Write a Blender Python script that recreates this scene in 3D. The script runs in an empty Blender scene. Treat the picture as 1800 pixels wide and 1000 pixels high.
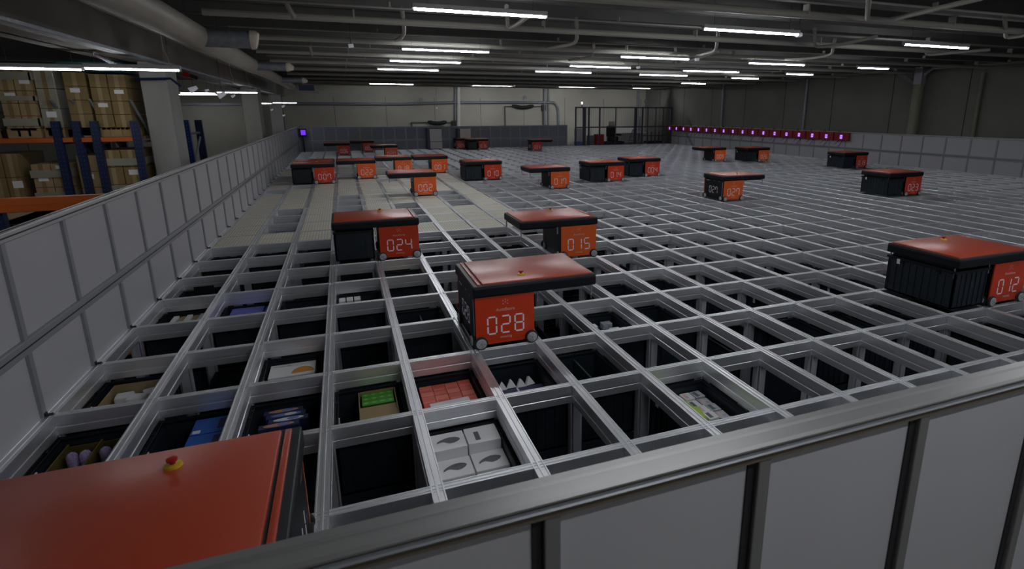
import bpy, bmesh, math, random
from mathutils import Vector, Matrix
random.seed(7)
S = bpy.context.scene
COL = S.collection

# ------------------------------------------------------------------ camera
U, V = 0.48, 0.7056                       # cell pitch of the storage grid (x, y)
F = 986.6                                 # focal length in pixels of an 1800 px wide frame
PPX, PPY = 992.2, 444.2
CAM = Vector((0.219264, -2.253456, 1.642896))
yaw, pit = 0.3707, 0.2464
fwd = Vector((math.sin(yaw) * math.cos(pit), math.cos(yaw) * math.cos(pit), -math.sin(pit)))
right = Vector((math.cos(yaw), -math.sin(yaw), 0.0))
up = right.cross(fwd)
cd = bpy.data.cameras.new('camera')
cam = bpy.data.objects.new('camera', cd)
COL.objects.link(cam)
M3 = Matrix((right, up, -fwd)).transposed()
cam.matrix_world = Matrix.Translation(CAM) @ M3.to_4x4()
cd.sensor_fit = 'HORIZONTAL'
cd.sensor_width = 36.0
cd.lens = F / 1800 * 36.0
cd.shift_x = -(PPX - 900) / 1800
cd.shift_y = -(500 - PPY) / 1800
cd.clip_start = 0.05
cd.clip_end = 120
cd.dof.use_dof = True
cd.dof.focus_distance = 5.5
cd.dof.aperture_fstop = 6.3
S.camera = cam

# ------------------------------------------------------------------ world, colour management
w = bpy.data.worlds.new('world'); S.world = w; w.use_nodes = True
w.node_tree.nodes['Background'].inputs[0].default_value = (0.55, 0.6, 0.75, 1)
w.node_tree.nodes['Background'].inputs[1].default_value = 0.0
S.view_settings.view_transform = 'Standard'
S.view_settings.look = 'None'
S.view_settings.gamma = 1.0
S.view_settings.exposure = 0.0
S.view_settings.use_curve_mapping = False
LAMP = 52.0                                # radiance of the tube lights

def _dir(px, py):
    return (right * ((px - PPX) / F) - up * ((py - PPY) / F) + fwd)
def at(px, py, y):                         # point of the plane y=const seen at a photo position
    d = _dir(px, py); return CAM + d * ((y - CAM.y) / d.y)
def atx(px, py, x):
    d = _dir(px, py); return CAM + d * ((x - CAM.x) / d.x)
def atz(px, py, z):
    d = _dir(px, py); return CAM + d * ((z - CAM.z) / d.z)

# ------------------------------------------------------------------ materials
def mat(name, col, rough=0.5, metal=0.0, spec=0.5, noise=None, nscale=6.0, bump=0.0, bscale=40.0,
        emit=None, estr=0.0, coat=0.0, stretch=None):
    m = bpy.data.materials.new(name); m.use_nodes = True
    nt = m.node_tree; b = nt.nodes['Principled BSDF']
    b.inputs['Base Color'].default_value = (*col, 1)
    b.inputs['Roughness'].default_value = rough
    b.inputs['Metallic'].default_value = metal
    b.inputs['Specular IOR Level'].default_value = spec
    b.inputs['Coat Weight'].default_value = coat
    b.inputs['Coat Roughness'].default_value = 0.12
    if emit:
        b.inputs['Emission Color'].default_value = (*emit, 1)
        b.inputs['Emission Strength'].default_value = estr
    if noise or bump:
        tc = nt.nodes.new('ShaderNodeTexCoord')
        mp = nt.nodes.new('ShaderNodeMapping')
        if stretch: mp.inputs['Scale'].default_value = stretch
        nt.links.new(tc.outputs['Object'], mp.inputs[0])
    if noise:
        n = nt.nodes.new('ShaderNodeTexNoise'); n.inputs['Scale'].default_value = nscale
        n.inputs['Detail'].default_value = 5
        r = nt.nodes.new('ShaderNodeValToRGB')
        r.color_ramp.elements[0].position = 0.3; r.color_ramp.elements[1].position = 0.7
        r.color_ramp.elements[0].color = (*noise, 1); r.color_ramp.elements[1].color = (*col, 1)
        nt.links.new(mp.outputs[0], n.inputs[0]); nt.links.new(n.outputs[0], r.inputs[0])
        nt.links.new(r.outputs[0], b.inputs['Base Color'])
    if bump:
        n2 = nt.nodes.new('ShaderNodeTexNoise'); n2.inputs['Scale'].default_value = bscale
        bp = nt.nodes.new('ShaderNodeBump'); bp.inputs['Strength'].default_value = bump
        bp.inputs['Distance'].default_value = 0.01
        nt.links.new(mp.outputs[0], n2.inputs[0]); nt.links.new(n2.outputs[0], bp.inputs['Height'])
        nt.links.new(bp.outputs[0], b.inputs['Normal'])
    return m

M = {}
M['alu'] = mat('aluminium', (0.92, 0.94, 0.98), 0.40, 0.86, noise=(0.82, 0.84, 0.88), nscale=3, stretch=(1, 1, 12))
M['alu_post'] = mat('anodised_post', (0.36, 0.37, 0.40), 0.4, 0.2)
M['alu_front'] = mat('rail_alu', (0.34, 0.34, 0.34), 0.38, 0.4)
M['rail_recess'] = mat('rail_recess', (0.20, 0.17, 0.13), 0.5, 0.1)
M['alu_lip'] = mat('bright_lip', (0.34, 0.36, 0.40), 0.4, 0.3)
M['alu_top'] = mat('top_rail_alu', (0.55, 0.56, 0.58), 0.4, 0.3)
M['alu_up'] = mat('upright_alu', (0.75, 0.76, 0.82), 0.3, 0.4)
M['panel'] = mat('wall_panel', (0.56, 0.56, 0.60), 0.45, 0.0, noise=(0.53, 0.53, 0.57), nscale=1.2)
M['panel_dark'] = mat('rear_panel', (0.26, 0.28, 0.34), 0.5)
M['seal'] = mat('dark_joint', (0.03, 0.03, 0.035), 0.6)
M['orange'] = mat('red_orange_gloss', (0.56, 0.06, 0.016), 0.5, 0, 0.8, coat=0.8, bump=0.012, bscale=6)
M['orange'].node_tree.nodes['Principled BSDF'].inputs['Coat Roughness'].default_value = 0.27
M['orange'].node_tree.nodes['Principled BSDF'].inputs['Coat IOR'].default_value = 1.5
M['orange_front'] = mat('orange_front', (0.95, 0.15, 0.022), 0.3, 0, 0.5)
M['red_front'] = mat('red_front', (0.74, 0.058, 0.012), 0.3, 0, 0.5)
M['black'] = mat('black_plastic', (0.006, 0.009, 0.014), 0.5, spec=0.3, noise=(0.005, 0.007, 0.011), nscale=10)
M['bin'] = mat('bin_plastic', (0.022, 0.031, 0.042), 0.42, spec=0.35, noise=(0.016, 0.023, 0.032), nscale=8)
M['rubber'] = mat('tyre_rubber', (0.02, 0.02, 0.022), 0.7)
M['hub'] = mat('wheel_hub', (0.55, 0.58, 0.62), 0.4, 0.15, noise=(0.45, 0.48, 0.52), nscale=30)
M['digit'] = mat('white_digits', (0.85, 0.80, 0.88), 0.4, emit=(0.9, 0.8, 1.0), estr=0.05)
M['print'] = mat('white_print', (0.75, 0.58, 0.58), 0.5)
M['yellow'] = mat('yellow', (0.7, 0.5, 0.02), 0.4)
M['red'] = mat('red_button', (0.5, 0.015, 0.015), 0.4)
M['green'] = mat('green_mark', (0.05, 0.35, 0.06), 0.4)
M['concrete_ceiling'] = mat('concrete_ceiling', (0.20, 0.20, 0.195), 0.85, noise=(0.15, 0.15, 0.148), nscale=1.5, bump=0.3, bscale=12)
M['concrete_dark'] = mat('concrete_beam', (0.42, 0.41, 0.37), 0.85, noise=(0.33, 0.32, 0.29), nscale=1.3, bump=0.3, bscale=10)
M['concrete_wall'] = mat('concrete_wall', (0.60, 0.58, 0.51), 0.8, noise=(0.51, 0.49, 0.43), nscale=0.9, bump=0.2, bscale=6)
M['concrete_shaded'] = mat('concrete_shaded', (0.26, 0.255, 0.235), 0.8, noise=(0.21, 0.205, 0.19), nscale=0.9, bump=0.2, bscale=6)  # same concrete as the rear wall, weaker light put into the colour
M['concrete_column'] = mat('concrete_column', (0.46, 0.455, 0.44), 0.8, noise=(0.36, 0.355, 0.34), nscale=2.2, bump=0.3, bscale=9, stretch=(1, 1, .5))
M['floor'] = mat('floor_concrete', (0.12, 0.12, 0.125), 0.6, noise=(0.09, 0.09, 0.095), nscale=2)
M['duct'] = mat('duct_beige', (0.50, 0.47, 0.41), 0.5, noise=(0.44, 0.415, 0.36), nscale=2)
M['pipe'] = mat('conduit_beige', (0.40, 0.39, 0.35), 0.5)
M['galv'] = mat('galvanised', (0.36, 0.38, 0.42), 0.5, 0.4, noise=(0.26, 0.28, 0.32), nscale=14)
M['cap'] = mat('end_cap_beige', (0.72, 0.64, 0.55), 0.6)
M['tube'] = mat('tube_light', (0.9, 0.9, 0.9), 0.5, emit=(0.96, 0.98, 1.0), estr=LAMP)
M['tube_aisle'] = mat('aisle_tube_light', (0.9, 0.9, 0.9), 0.5, emit=(0.96, 0.98, 1.0), estr=LAMP*.42)
M['tube_rear'] = mat('rear_tube_light', (0.9, 0.9, 0.9), 0.5, emit=(0.96, 0.98, 1.0), estr=LAMP*1.8)
M['tube_dim'] = mat('tube_light_dim', (0.7, 0.7, 0.7), 0.5, emit=(0.9, 0.9, 1.0), estr=LAMP*.6)
M['housing'] = mat('lamp_housing', (0.5, 0.5, 0.52), 0.5)
M['rack_blue'] = mat('rack_blue', (0.008, 0.022, 0.085), 0.45)
M['rack_blue2'] = mat('rack_blue_bright', (0.012, 0.045, 0.22), 0.45)
M['rack_orange'] = mat('rack_orange', (0.62, 0.13, 0.02), 0.45)
M['carton'] = mat('cardboard', (0.30, 0.21, 0.085), 0.75, noise=(0.25, 0.17, 0.07), nscale=3)
M['carton_pale'] = mat('cardboard_pale', (0.46, 0.34, 0.18), 0.7, noise=(0.39, 0.28, 0.14), nscale=3)
M['wrap'] = mat('pallet_wrap', (0.42, 0.42, 0.36), 0.28, spec=0.9, noise=(0.34, 0.31, 0.22), nscale=5)
M['wood'] = mat('pallet_wood', (0.46, 0.31, 0.15), 0.8, noise=(0.36, 0.24, 0.11), nscale=8)
M['white'] = mat('white_card', (0.93, 0.93, 0.95), 0.45)
M['grey_print'] = mat('grey_print', (0.16, 0.17, 0.2), 0.6)
M['tape'] = mat('pale_tape', (0.55, 0.48, 0.48), 0.5)
M['charger'] = mat('charger_red', (0.34, 0.012, 0.014), 0.45)
M['screen'] = mat('violet_screen', (0.04, 0.01, 0.12), 0.4, emit=(0.13, 0.02, 0.75), estr=0.5)
M['glow'] = mat('violet_digit', (0.6, 0.4, 0.9), 0.5, emit=(0.75, 0.45, 1.0), estr=1.1)
M['violet'] = mat('violet_lamp', (0.2, 0.05, 0.6), 0.5, emit=(0.16, 0.03, 0.95), estr=1.0)
M['hose'] = mat('black_hose', (0.02, 0.022, 0.022), 0.6)
M['steel_dark'] = mat('dark_steel', (0.09, 0.09, 0.13), 0.5, 0.3)
M['col_green'] = mat('painted_column', (0.30, 0.31, 0.22), 0.6, noise=(0.25, 0.26, 0.19), nscale=2)
M['cab'] = mat('cabinet_white', (0.82, 0.82, 0.78), 0.5)
M['cab_side'] = mat('cabinet_side', (0.10, 0.10, 0.15), 0.5)
M['lightdot'] = mat('small_lamp', (0.9, 0.9, 0.8), 0.5, emit=(1, 0.97, 0.85), estr=1.2)
M['spot_white'] = mat('spot_white', (0.8, 0.8, 0.84), 0.4, emit=(0.9, 0.9, 1), estr=0.15)
M['led'] = mat('orange_led', (0.9, 0.2, 0.05), 0.4, emit=(1, 0.22, 0.08), estr=1.5)
M['box_red'] = mat('box_red', (0.80, 0.10, 0.055), 0.4, noise=(0.72, 0.13, 0.08), nscale=30)
M['box_red2'] = mat('box_coral', (0.86, 0.20, 0.13), 0.4)
M['box_blue'] = mat('box_blue', (0.02, 0.10, 0.50), 0.4, noise=(0.03, 0.16, 0.62), nscale=9)
M['box_violet'] = mat('box_violet', (0.13, 0.14, 0.62), 0.4, noise=(0.18, 0.2, 0.72), nscale=14)
M['box_green'] = mat('box_green', (0.07, 0.36, 0.02), 0.4)
M['leaf_green'] = mat('pale_green_print', (0.22, 0.60, 0.08), 0.45)
M['lime'] = mat('lime_plastic', (0.32, 0.52, 0.02), 0.4)
M['skin_print'] = mat('peach_print', (0.72, 0.36, 0.24), 0.5)
M['blue_print'] = mat('blue_print', (0.22, 0.30, 0.75), 0.5)
M['purple'] = mat('lilac_print', (0.36, 0.22, 0.62), 0.5, noise=(0.6, 0.55, 0.7), nscale=60)
M['gold'] = mat('gold_print', (0.15, 0.11, 0.025), 0.5)
M['amber'] = mat('amber_print', (0.75, 0.33, 0.04), 0.5)
M['teal_part'] = mat('divider_teal', (0.02, 0.055, 0.05), 0.35)
M['olive'] = mat('olive_plate', (0.07, 0.075, 0.065), 0.5)
M['pcb'] = mat('grey_item', (0.32, 0.34, 0.42), 0.4, noise=(0.7, 0.72, 0.8), nscale=35)
M['navy'] = mat('navy_carton', (0.03, 0.04, 0.12), 0.45)
M['green_net'] = mat('green_pallet', (0.02, 0.14, 0.06), 0.6)
M['teal'] = mat('teal_film', (0.015, 0.09, 0.085), 0.35)

# beige slotted cover: rows of short slots worked into the surface
def cover_material():
    m = bpy.data.materials.new('cover_beige'); m.use_nodes = True
    nt = m.node_tree; b = nt.nodes['Principled BSDF']
    b.inputs['Roughness'].default_value = 0.5
    tc = nt.nodes.new('ShaderNodeTexCoord'); sp = nt.nodes.new('ShaderNodeSeparateXYZ')
    nt.links.new(tc.outputs['Object'], sp.inputs[0])
    def wave(sock, freq, thr):
        a = nt.nodes.new('ShaderNodeMath'); a.operation = 'MULTIPLY'; a.inputs[1].default_value = freq
        f = nt.nodes.new('ShaderNodeMath'); f.operation = 'FRACT'
        g = nt.nodes.new('ShaderNodeMath'); g.operation = 'LESS_THAN'; g.inputs[1].default_value = thr
        nt.links.new(sock, a.inputs[0]); nt.links.new(a.outputs[0], f.inputs[0]); nt.links.new(f.outputs[0], g.inputs[0])
        return g.outputs[0]
    sx = wave(sp.outputs[0], 27.0, 0.38); sy = wave(sp.outputs[1], 11.0, 0.6)
    mu = nt.nodes.new('ShaderNodeMath'); mu.operation = 'MULTIPLY'
    nt.links.new(sx, mu.inputs[0]); nt.links.new(sy, mu.inputs[1])
    mx = nt.nodes.new('ShaderNodeMixRGB')
    mx.inputs[1].default_value = (0.80, 0.77, 0.66, 1); mx.inputs[2].default_value = (0.48, 0.45, 0.38, 1)
    nt.links.new(mu.outputs[0], mx.inputs[0]); nt.links.new(mx.outputs[0], b.inputs['Base Color'])
    return m
M['cover'] = cover_material()

# ------------------------------------------------------------------ mesh builder
class MB:
    def __init__(s): s.v = []; s.f = []; s.m = []; s.mats = []
    def mi(s, m):
        if m is None: m = '_'
        if m not in s.mats: s.mats.append(m)
        return s.mats.index(m)
    def add(s, vs, fs, m=None):
        n = len(s.v); k = s.mi(m)
        s.v += [tuple(p) for p in vs]
        for f in fs: s.f.append([n + q for q in f]); s.m.append(k)
        return s
    def box(s, x0, y0, z0, x1, y1, z1, m=None, c=0.0):
        if x0 > x1: x0, x1 = x1, x0
        if y0 > y1: y0, y1 = y1, y0
        if z0 > z1: z0, z1 = z1, z0
        if c <= 0:
            vs = [(x0,y0,z0),(x1,y0,z0),(x1,y1,z0),(x0,y1,z0),(x0,y0,z1),(x1,y0,z1),(x1,y1,z1),(x0,y1,z1)]
            return s.add(vs, [(3,2,1,0),(4,5,6,7),(0,1,5,4),(1,2,6,5),(2,3,7,6),(3,0,4,7)], m)
        c = min(c, (x1-x0)/2.01, (y1-y0)/2.01, (z1-z0)/2.01)
        bm = bmesh.new(); bmesh.ops.create_cube(bm, size=1)
        for v in bm.verts:
            v.co = ((x0+x1)/2 + v.co.x*(x1-x0), (y0+y1)/2 + v.co.y*(y1-y0), (z0+z1)/2 + v.co.z*(z1-z0))
        bmesh.ops.bevel(bm, geom=bm.edges[:], offset=c, segments=2, affect='EDGES', profile=0.5)
        bm.verts.index_update()
        s.add([v.co[:] for v in bm.verts], [[v.index for v in f.verts] for f in bm.faces], m); bm.free()
        return s
    def prism(s, pts, axis, a, b, m=None):   # polygon pts in the plane across axis, extruded from a to b
        n = len(pts)
        def P(p, t):
            return {'x': (t, p[0], p[1]), 'y': (p[0], t, p[1]), 'z': (p[0], p[1], t)}[axis]
        vs = [P(p, a) for p in pts] + [P(p, b) for p in pts]
        fs = [[k, (k+1) % n, n+(k+1) % n, n+k] for k in range(n)]
        return s.add(vs, fs + [list(range(n))[::-1], list(range(n, 2*n))], m)
    def tube(s, pts, r, m=None, n=10, cap=True):
        pts = [Vector(p) for p in pts]; rings = []
        rr = r if isinstance(r, (list, tuple)) else [r]*len(pts)
        for k, p in enumerate(pts):
            d = (pts[min(k+1, len(pts)-1)] - pts[max(k-1, 0)])
            if d.length < 1e-9: d = Vector((0, 0, 1))
            d.normalize()
            a = Vector((0, 0, 1)) if abs(d.z) < 0.9 else Vector((1, 0, 0))
            e = d.cross(a).normalized(); g = d.cross(e)
            rings.append([p + (e*math.cos(2*math.pi*q/n) + g*math.sin(2*math.pi*q/n))*rr[k] for q in range(n)])
        vs = [v for R_ in rings for v in R_]
        fs = [[k*n+q, k*n+(q+1) % n, (k+1)*n+(q+1) % n, (k+1)*n+q] for k in range(len(pts)-1) for q in range(n)]
        if cap: fs += [list(range(n))[::-1], list(range((len(pts)-1)*n, len(pts)*n))]
        return s.add(vs, fs, m)
    def bar(s, p, q, wd, m=None):
        return s.tube([p, q], wd*0.7071, m, n=4)
    def mesh(s, name, default=None, smooth=False):
        me = bpy.data.meshes.new(name)
        me.from_pydata(s.v, [], s.f)
        for k in s.mats: me.materials.append(M[default if k == '_' else k])
        me.polygons.foreach_set('material_index', s.m)
        me.validate(); me.update()
        bm = bmesh.new(); bm.from_mesh(me); bmesh.ops.recalc_face_normals(bm, faces=bm.faces[:]); bm.to_mesh(me); bm.free()
        if smooth:
            for p in me.polygons: p.use_smooth = True
            try: me.set_sharp_from_angle(angle=math.radians(35))
            except Exception: pass
        return me

CACHE = {}
def cached(key, fn, default=None, smooth=False):
    if key not in CACHE: CACHE[key] = fn().mesh(key.split('|')[0], default, smooth)
    return CACHE[key]
def put(name, me, parent=None, loc=(0, 0, 0), rot=None):
    o = bpy.data.objects.new(name, me); COL.objects.link(o); o.location = loc
    if rot: o.rotation_euler = rot
    if parent is not None: o.parent = parent
    return o
def thing(name, label, cat, loc=(0, 0, 0), group=None, rz=0):
    o = bpy.data.objects.new(name, None); COL.objects.link(o); o.location = loc
    o.rotation_euler.z = rz; o.empty_display_size = 0.1
    o['label'] = label; o['category'] = cat
    if group: o['group'] = group
    return o
def tag(o, label, cat, group=None, kind=None):
    o['label'] = label; o['category'] = cat
    if group: o['group'] = group
    if kind: o['kind'] = kind
    return o
def struct(name, mb, m, label=None):
    o = put(name, mb.mesh(name, m)); o['kind'] = 'structure'
    if label: o['label'] = label
    return o
def ordinal(n):
    return f"{n}{'th' if 10 <= n % 100 <= 20 else {1:'st',2:'nd',3:'rd'}.get(n % 10,'th')}"

# ------------------------------------------------------------------ room shell
I0, I1, J0, J1 = -3, 34, -2, 34
GX0, GX1, GY0, GY1 = I0*U, I1*U, J0*V, J1*V
XR, YB, XL, YF = 17.1, 28.0, -15.0, -9.0
ZF, ZR, ZS = -4.0, 2.92, 3.42            # floor, rib underside, slab underside
struct('floor', MB().box(XL, YF, ZF-.1, XR, YB, ZF), 'floor')
# rear concrete wall with its panel joints
b = MB().box(XL, YB, ZF, XR, YB+.2, ZS+.1)
for x in [-12+2.4*k for k in range(13)]: b.box(x-.008, YB-.004, ZF, x+.008, YB+.05, ZS, 'seal')
b.box(XL, YB-.03, 2.35, XR, YB+.01, 2.9)
struct('wall_back', b, 'concrete_wall')
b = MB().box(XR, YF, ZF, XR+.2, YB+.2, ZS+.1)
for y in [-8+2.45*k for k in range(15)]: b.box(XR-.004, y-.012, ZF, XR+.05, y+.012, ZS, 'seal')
struct('wall_right', b, 'concrete_shaded')
struct('wall_left', MB().box(XL-.2, YF, ZF, XL, YB+.2, ZS+.1), 'concrete_wall')
struct('wall_front', MB().box(XL, YF-.2, ZF, XR, YF, ZS+.1), 'concrete_wall')
# ceiling: slab with pairs of ribs running across the hall
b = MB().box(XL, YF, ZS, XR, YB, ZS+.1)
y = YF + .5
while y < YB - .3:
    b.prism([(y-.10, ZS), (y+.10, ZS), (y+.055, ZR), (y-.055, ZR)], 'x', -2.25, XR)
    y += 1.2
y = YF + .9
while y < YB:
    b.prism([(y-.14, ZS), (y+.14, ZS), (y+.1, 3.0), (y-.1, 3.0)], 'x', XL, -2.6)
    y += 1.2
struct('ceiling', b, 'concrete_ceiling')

# ------------------------------------------------------------------ the storage grid
grid = thing('storage_grid', 'aluminium storage grid of crossing double rails over the whole hall', 'grid', (0, 0, 0))
def rail_profile(w, h, c=0.0):
    # half width w, height h, two wheel grooves in the top, stepped side
    return [(-w, -h), (-w, -h*.62), (-w+.004, -h*.6), (-w+.004, -h*.5), (-w, -h*.48), (-w, 0),
            (-w*.8, 0), (-w*.72, -.005), (-w*.22, -.005), (-w*.16, 0), (w*.16, 0), (w*.22, -.005), (w*.72, -.005), (w*.8, 0),
            (w, 0), (w, -h*.48), (w-.004, -h*.5), (w-.004, -h*.6), (w, -h*.62), (w, -h)]
RW, RH = 0.030, 0.115
lr = MB().prism(rail_profile(RW, RH), 'y', GY0, GY1, None).mesh('long_rail', 'alu')
cr = MB().prism([(p[0]*.8, p[1]) for p in rail_profile(RW, RH)], 'x', GX0, GX1, None).mesh('cross_rail', 'alu')
for i in range(I0, I1+1): put('rail', lr, grid, (i*U, 0, 0))
for j in range(J0, J1+1): put('rail', cr, grid, (0, j*V, -0.0012))
def upright_mb(mb, x, y, z0, z1):
    w, t = .034, .007
    for a in (0, math.pi/2):
        for sgn in (-1, 1):
            cx, cy = (w*sgn, 0) if a == 0 else (0, w*sgn)
            if a == 0: mb.box(x+cx-t/2, y-w*.7, z0, x+cx+t/2, y+w*.7, z1)
            else: mb.box(x-w*.7, y+cy-t/2, z0, x+w*.7, y+cy+t/2, z1)
    mb.box(x-w, y-t, z0, x+w, y+t, z1); mb.box(x-t, y-w, z0, x+t, y+w, z1)
    return mb
um = upright_mb(MB(), 0, 0, ZF, -RH).mesh('upright', 'alu_up')
cr_list = [(i, j) for i in range(I0, I1+1) for j in range(J0, J1+1)]
near = sorted([c for c in cr_list if c[1] >= 0], key=lambda c: math.hypot(c[0]*U-CAM.x, c[1]*V-CAM.y))[:96]
ns = set(near)
for (i, j) in near: put('upright', um, grid, (i*U, j*V, 0))
rest = MB()
for (i, j) in cr_list:
    if (i, j) not in ns: rest.box(i*U-.033, j*V-.033, ZF, i*U+.033, j*V+.033, -RH)
o = put('uprights', rest.mesh('uprights', 'alu_up'), grid); o['kind'] = 'stuff'

# ------------------------------------------------------------------ plastic bins
BW, BD, BH = 0.405, 0.625, 0.33           # outer size
def bin_shell(mb, ox=0, oy=0, oz=0, h=BH):    # origin: centre of the base
    x0, x1, y0, y1 = ox-BW/2, ox+BW/2, oy-BD/2, oy+BD/2; t = .012
    z0, z1 = oz, oz+h
    mb.box(x0, y0, z0, x1, y1, z0+t)
    mb.box(x0, y0, z0, x0+t, y1, z1); mb.box(x1-t, y0, z0, x1, y1, z1)
    mb.box(x0, y0, z0, x1, y0+t, z1); mb.box(x0, y1-t, z0, x1, y1, z1)
    return mb
def ribs(mb, h=BH):
    x0, x1, y0, y1 = -BW/2, BW/2, -BD/2, BD/2
    for k in range(7):
        x = x0+.02+(BW-.04)*k/6
        for yy, s in ((y0, -1), (y1, 1)): mb.box(x-.005, yy, .012, x+.005, yy+s*.007, h-.03)
    for k in range(10):
        y = y0+.02+(BD-.04)*k/9
        for xx, s in ((x0, -1), (x1, 1)): mb.box(xx, y-.005, .012, xx+s*.007, y+.005, h-.03)
    return mb
def rim(mb, h=BH):
    x0, x1, y0, y1 = -BW/2, BW/2, -BD/2, BD/2; e = .012
    mb.box(x0-e, y0-e, h-.022, x0+.014, y1+e, h, None, .003); mb.box(x1-.014, y0-e, h-.022, x1+e, y1+e, h, None, .003)
    mb.box(x0+.014, y0-e, h-.022, x1-.014, y0+.014, h, None, .003); mb.box(x0+.014, y1-.014, h-.022, x1-.014, y1+e, h, None, .003)
    for yy in (-.17, .17):
        for xx in (x0-e, x1+e-.016): mb.box(xx-.002, yy-.018, h-.05, xx+.018, yy+.018, h+.003)
    return mb
bin_body = ribs(bin_shell(MB())).mesh('bin_body', 'bin')
bin_rim = rim(MB()).mesh('bin_rim', 'black')
bin_clip = MB().box(-BW/2-.016, .185, BH-.06, -BW/2-.010, .215, BH-.015, 'white').box(-BW/2+.013, -.02, BH-.055, -BW/2+.02, .0, BH-.015, 'white').mesh('bin_label', 'white')
bin_inner = MB().box(-.006, -BD/2+.013, .012, .006, BD/2-.013, BH-.04).mesh('divider', 'teal_part')
def make_bin(cx, cy, ztop, label, group=None, clip=False, divider=False):
    t = thing('storage_bin', label, 'bin', (cx, cy, ztop-BH), group)
    put('bin_body', bin_body, t); put('bin_rim', bin_rim, t)
    if clip: put('white_clip', bin_clip, t)
    if divider: put('divider', bin_inner, t, (.02, 0, 0))
    return t
def cell_c(i, j): return ((i+.5)*U, (j+.5)*V)
def place_words(i, j): return f"{ordinal(i-I0+1)} cell from left fence, {ordinal(j+1)} visible row"

# ------------------------------------------------------------------ cell covers
open_cells = {(-2,9),(-2,10),(-2,11),(0,11),(0,12),(0,13),(2,9),(2,10),(2,11),(4,11),(4,12),(4,13),(-3,15),(-2,16),(0,19),(2,17),(-3,19),(5,19)}
covers = [(i, j) for j in range(8, 23) for i in range(-3, 6) if (i, j) not in open_cells and not (j > 19 and i > 6)]
cvm = MB().box(-.2, -.325, -.03, .2, .325, -.002, None, .004).box(-.205, -.33, -.034, .205, .33, -.028)
cvm.box(-.20, -.012, -.002, .20, -.004, .0005)
cvm = cvm.mesh('cell_cover', 'cover')
for (i, j) in covers:
    x, y = cell_c(i, j)
    o = put('cell_cover', cvm, None, (x, y, -0.004))
    tag(o, f"beige slotted cover in {place_words(i, j)}", 'cover', 'beige covers filling grid cells at the left')

# ------------------------------------------------------------------ robots
SEG = {'0': 'abcdef', '1': 'bc', '2': 'abged', '3': 'abgcd', '4': 'fgbc', '5': 'afgcd', '6': 'afgedc', '7': 'fabc', '8': 'abcdefg', '9': 'abcdfg'}
def digits_mesh(num, cx, cz, h, m='digit', yf=0.0):
    """seven segment number in the xz plane, facing -y"""
    mb = MB(); w = h*.50; pitch = h*.80; t = h*.085; g = h*.05
    for k, ch in enumerate(num):
        x0 = cx + (k-(len(num)-1)/2)*pitch - w/2; z0 = cz-h/2
        x1, zm, z1 = x0+w, cz, cz+h/2
        segs = {'a': ((x0, z1), (x1, z1)), 'g': ((x0, zm), (x1, zm)), 'd': ((x0, z0), (x1, z0)),
                'f': ((x0, zm), (x0, z1)), 'b': ((x1, zm), (x1, z1)), 'e': ((x0, z0), (x0, zm)), 'c': ((x1, z0), (x1, zm))}
        for s_ in SEG[ch]:
            (ax, az), (bx, bz) = segs[s_]
            if az == bz: mb.box(ax+g, yf-.0015, az-t/2, bx-g, yf, az+t/2)
            else: mb.box(ax-t/2, yf-.0015, az+g, ax+t/2, yf, bz-g)
    return mb
def text_mesh(txt, size, name):
    c = bpy.data.curves.new(name, 'FONT'); c.body = txt; c.size = size; c.align_x = 'CENTER'; c.extrude = .0006
    o = bpy.data.objects.new(name, c); COL.objects.link(o)
    dg = bpy.context.evaluated_depsgraph_get(); dg.update()
    me = bpy.data.meshes.new_from_object(o.evaluated_get(dg)); me.name = name
    bpy.data.objects.remove(o); bpy.data.curves.remove(c)
    me.transform(Matrix.Rotation(math.pi/2, 4, 'X')); me.materials.clear(); me.materials.append(M['print'])
    return me
T_top = text_mesh('AutoStore', .032, 'brand_print')
T_bot = text_mesh('swisslog', .026, 'maker_print')
lg = MB()
for (dx, dz) in ((0, .02), (-.016, .011), (.016, .011), (0, 0), (-.016, -.012), (.016, -.012)):
    lg.prism([(dx-.004, dz), (dx, dz-.005), (dx+.004, dz), (dx, dz+.005)], 'y', -.0012, 0)
T_logo = lg.mesh('dot_emblem', 'print')

def wheel_mesh():
    mb = MB(); n = 28; r = .048
    prof = [(0, 0), (r-.006, 0), (r, .004), (r, .018), (r-.006, .022), (0, .022)]
    for k, (rr, yy) in enumerate(prof[:-1]):
        r2, y2 = prof[k+1]
        vs = []; 
        for q in range(n):
            a = 2*math.pi*q/n; vs += [(rr*math.cos(a), yy, rr*math.sin(a)), (r2*math.cos(a), y2, r2*math.sin(a))]
        mb.add(vs, [[2*q, 2*((q+1) % n), 2*((q+1) % n)+1, 2*q+1] for q in range(n)])
    return mb
def hub_mesh():
    mb = MB(); n = 24
    mb.tube([(0, .002, 0), (0, -.004, 0), (0, -.0055, 0)], [.037, .037, .034], None, n)
    for k in range(5):
        a = 2*math.pi*k/5
        mb.tube([(.021*math.cos(a), -.004, .021*math.sin(a)), (.021*math.cos(a), -.0085, .021*math.sin(a))], .0045, 'alu_post', 8)
    mb.tube([(0, -.004, 0), (0, -.009, 0)], .009, 'alu_post', 10)
    return mb

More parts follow.
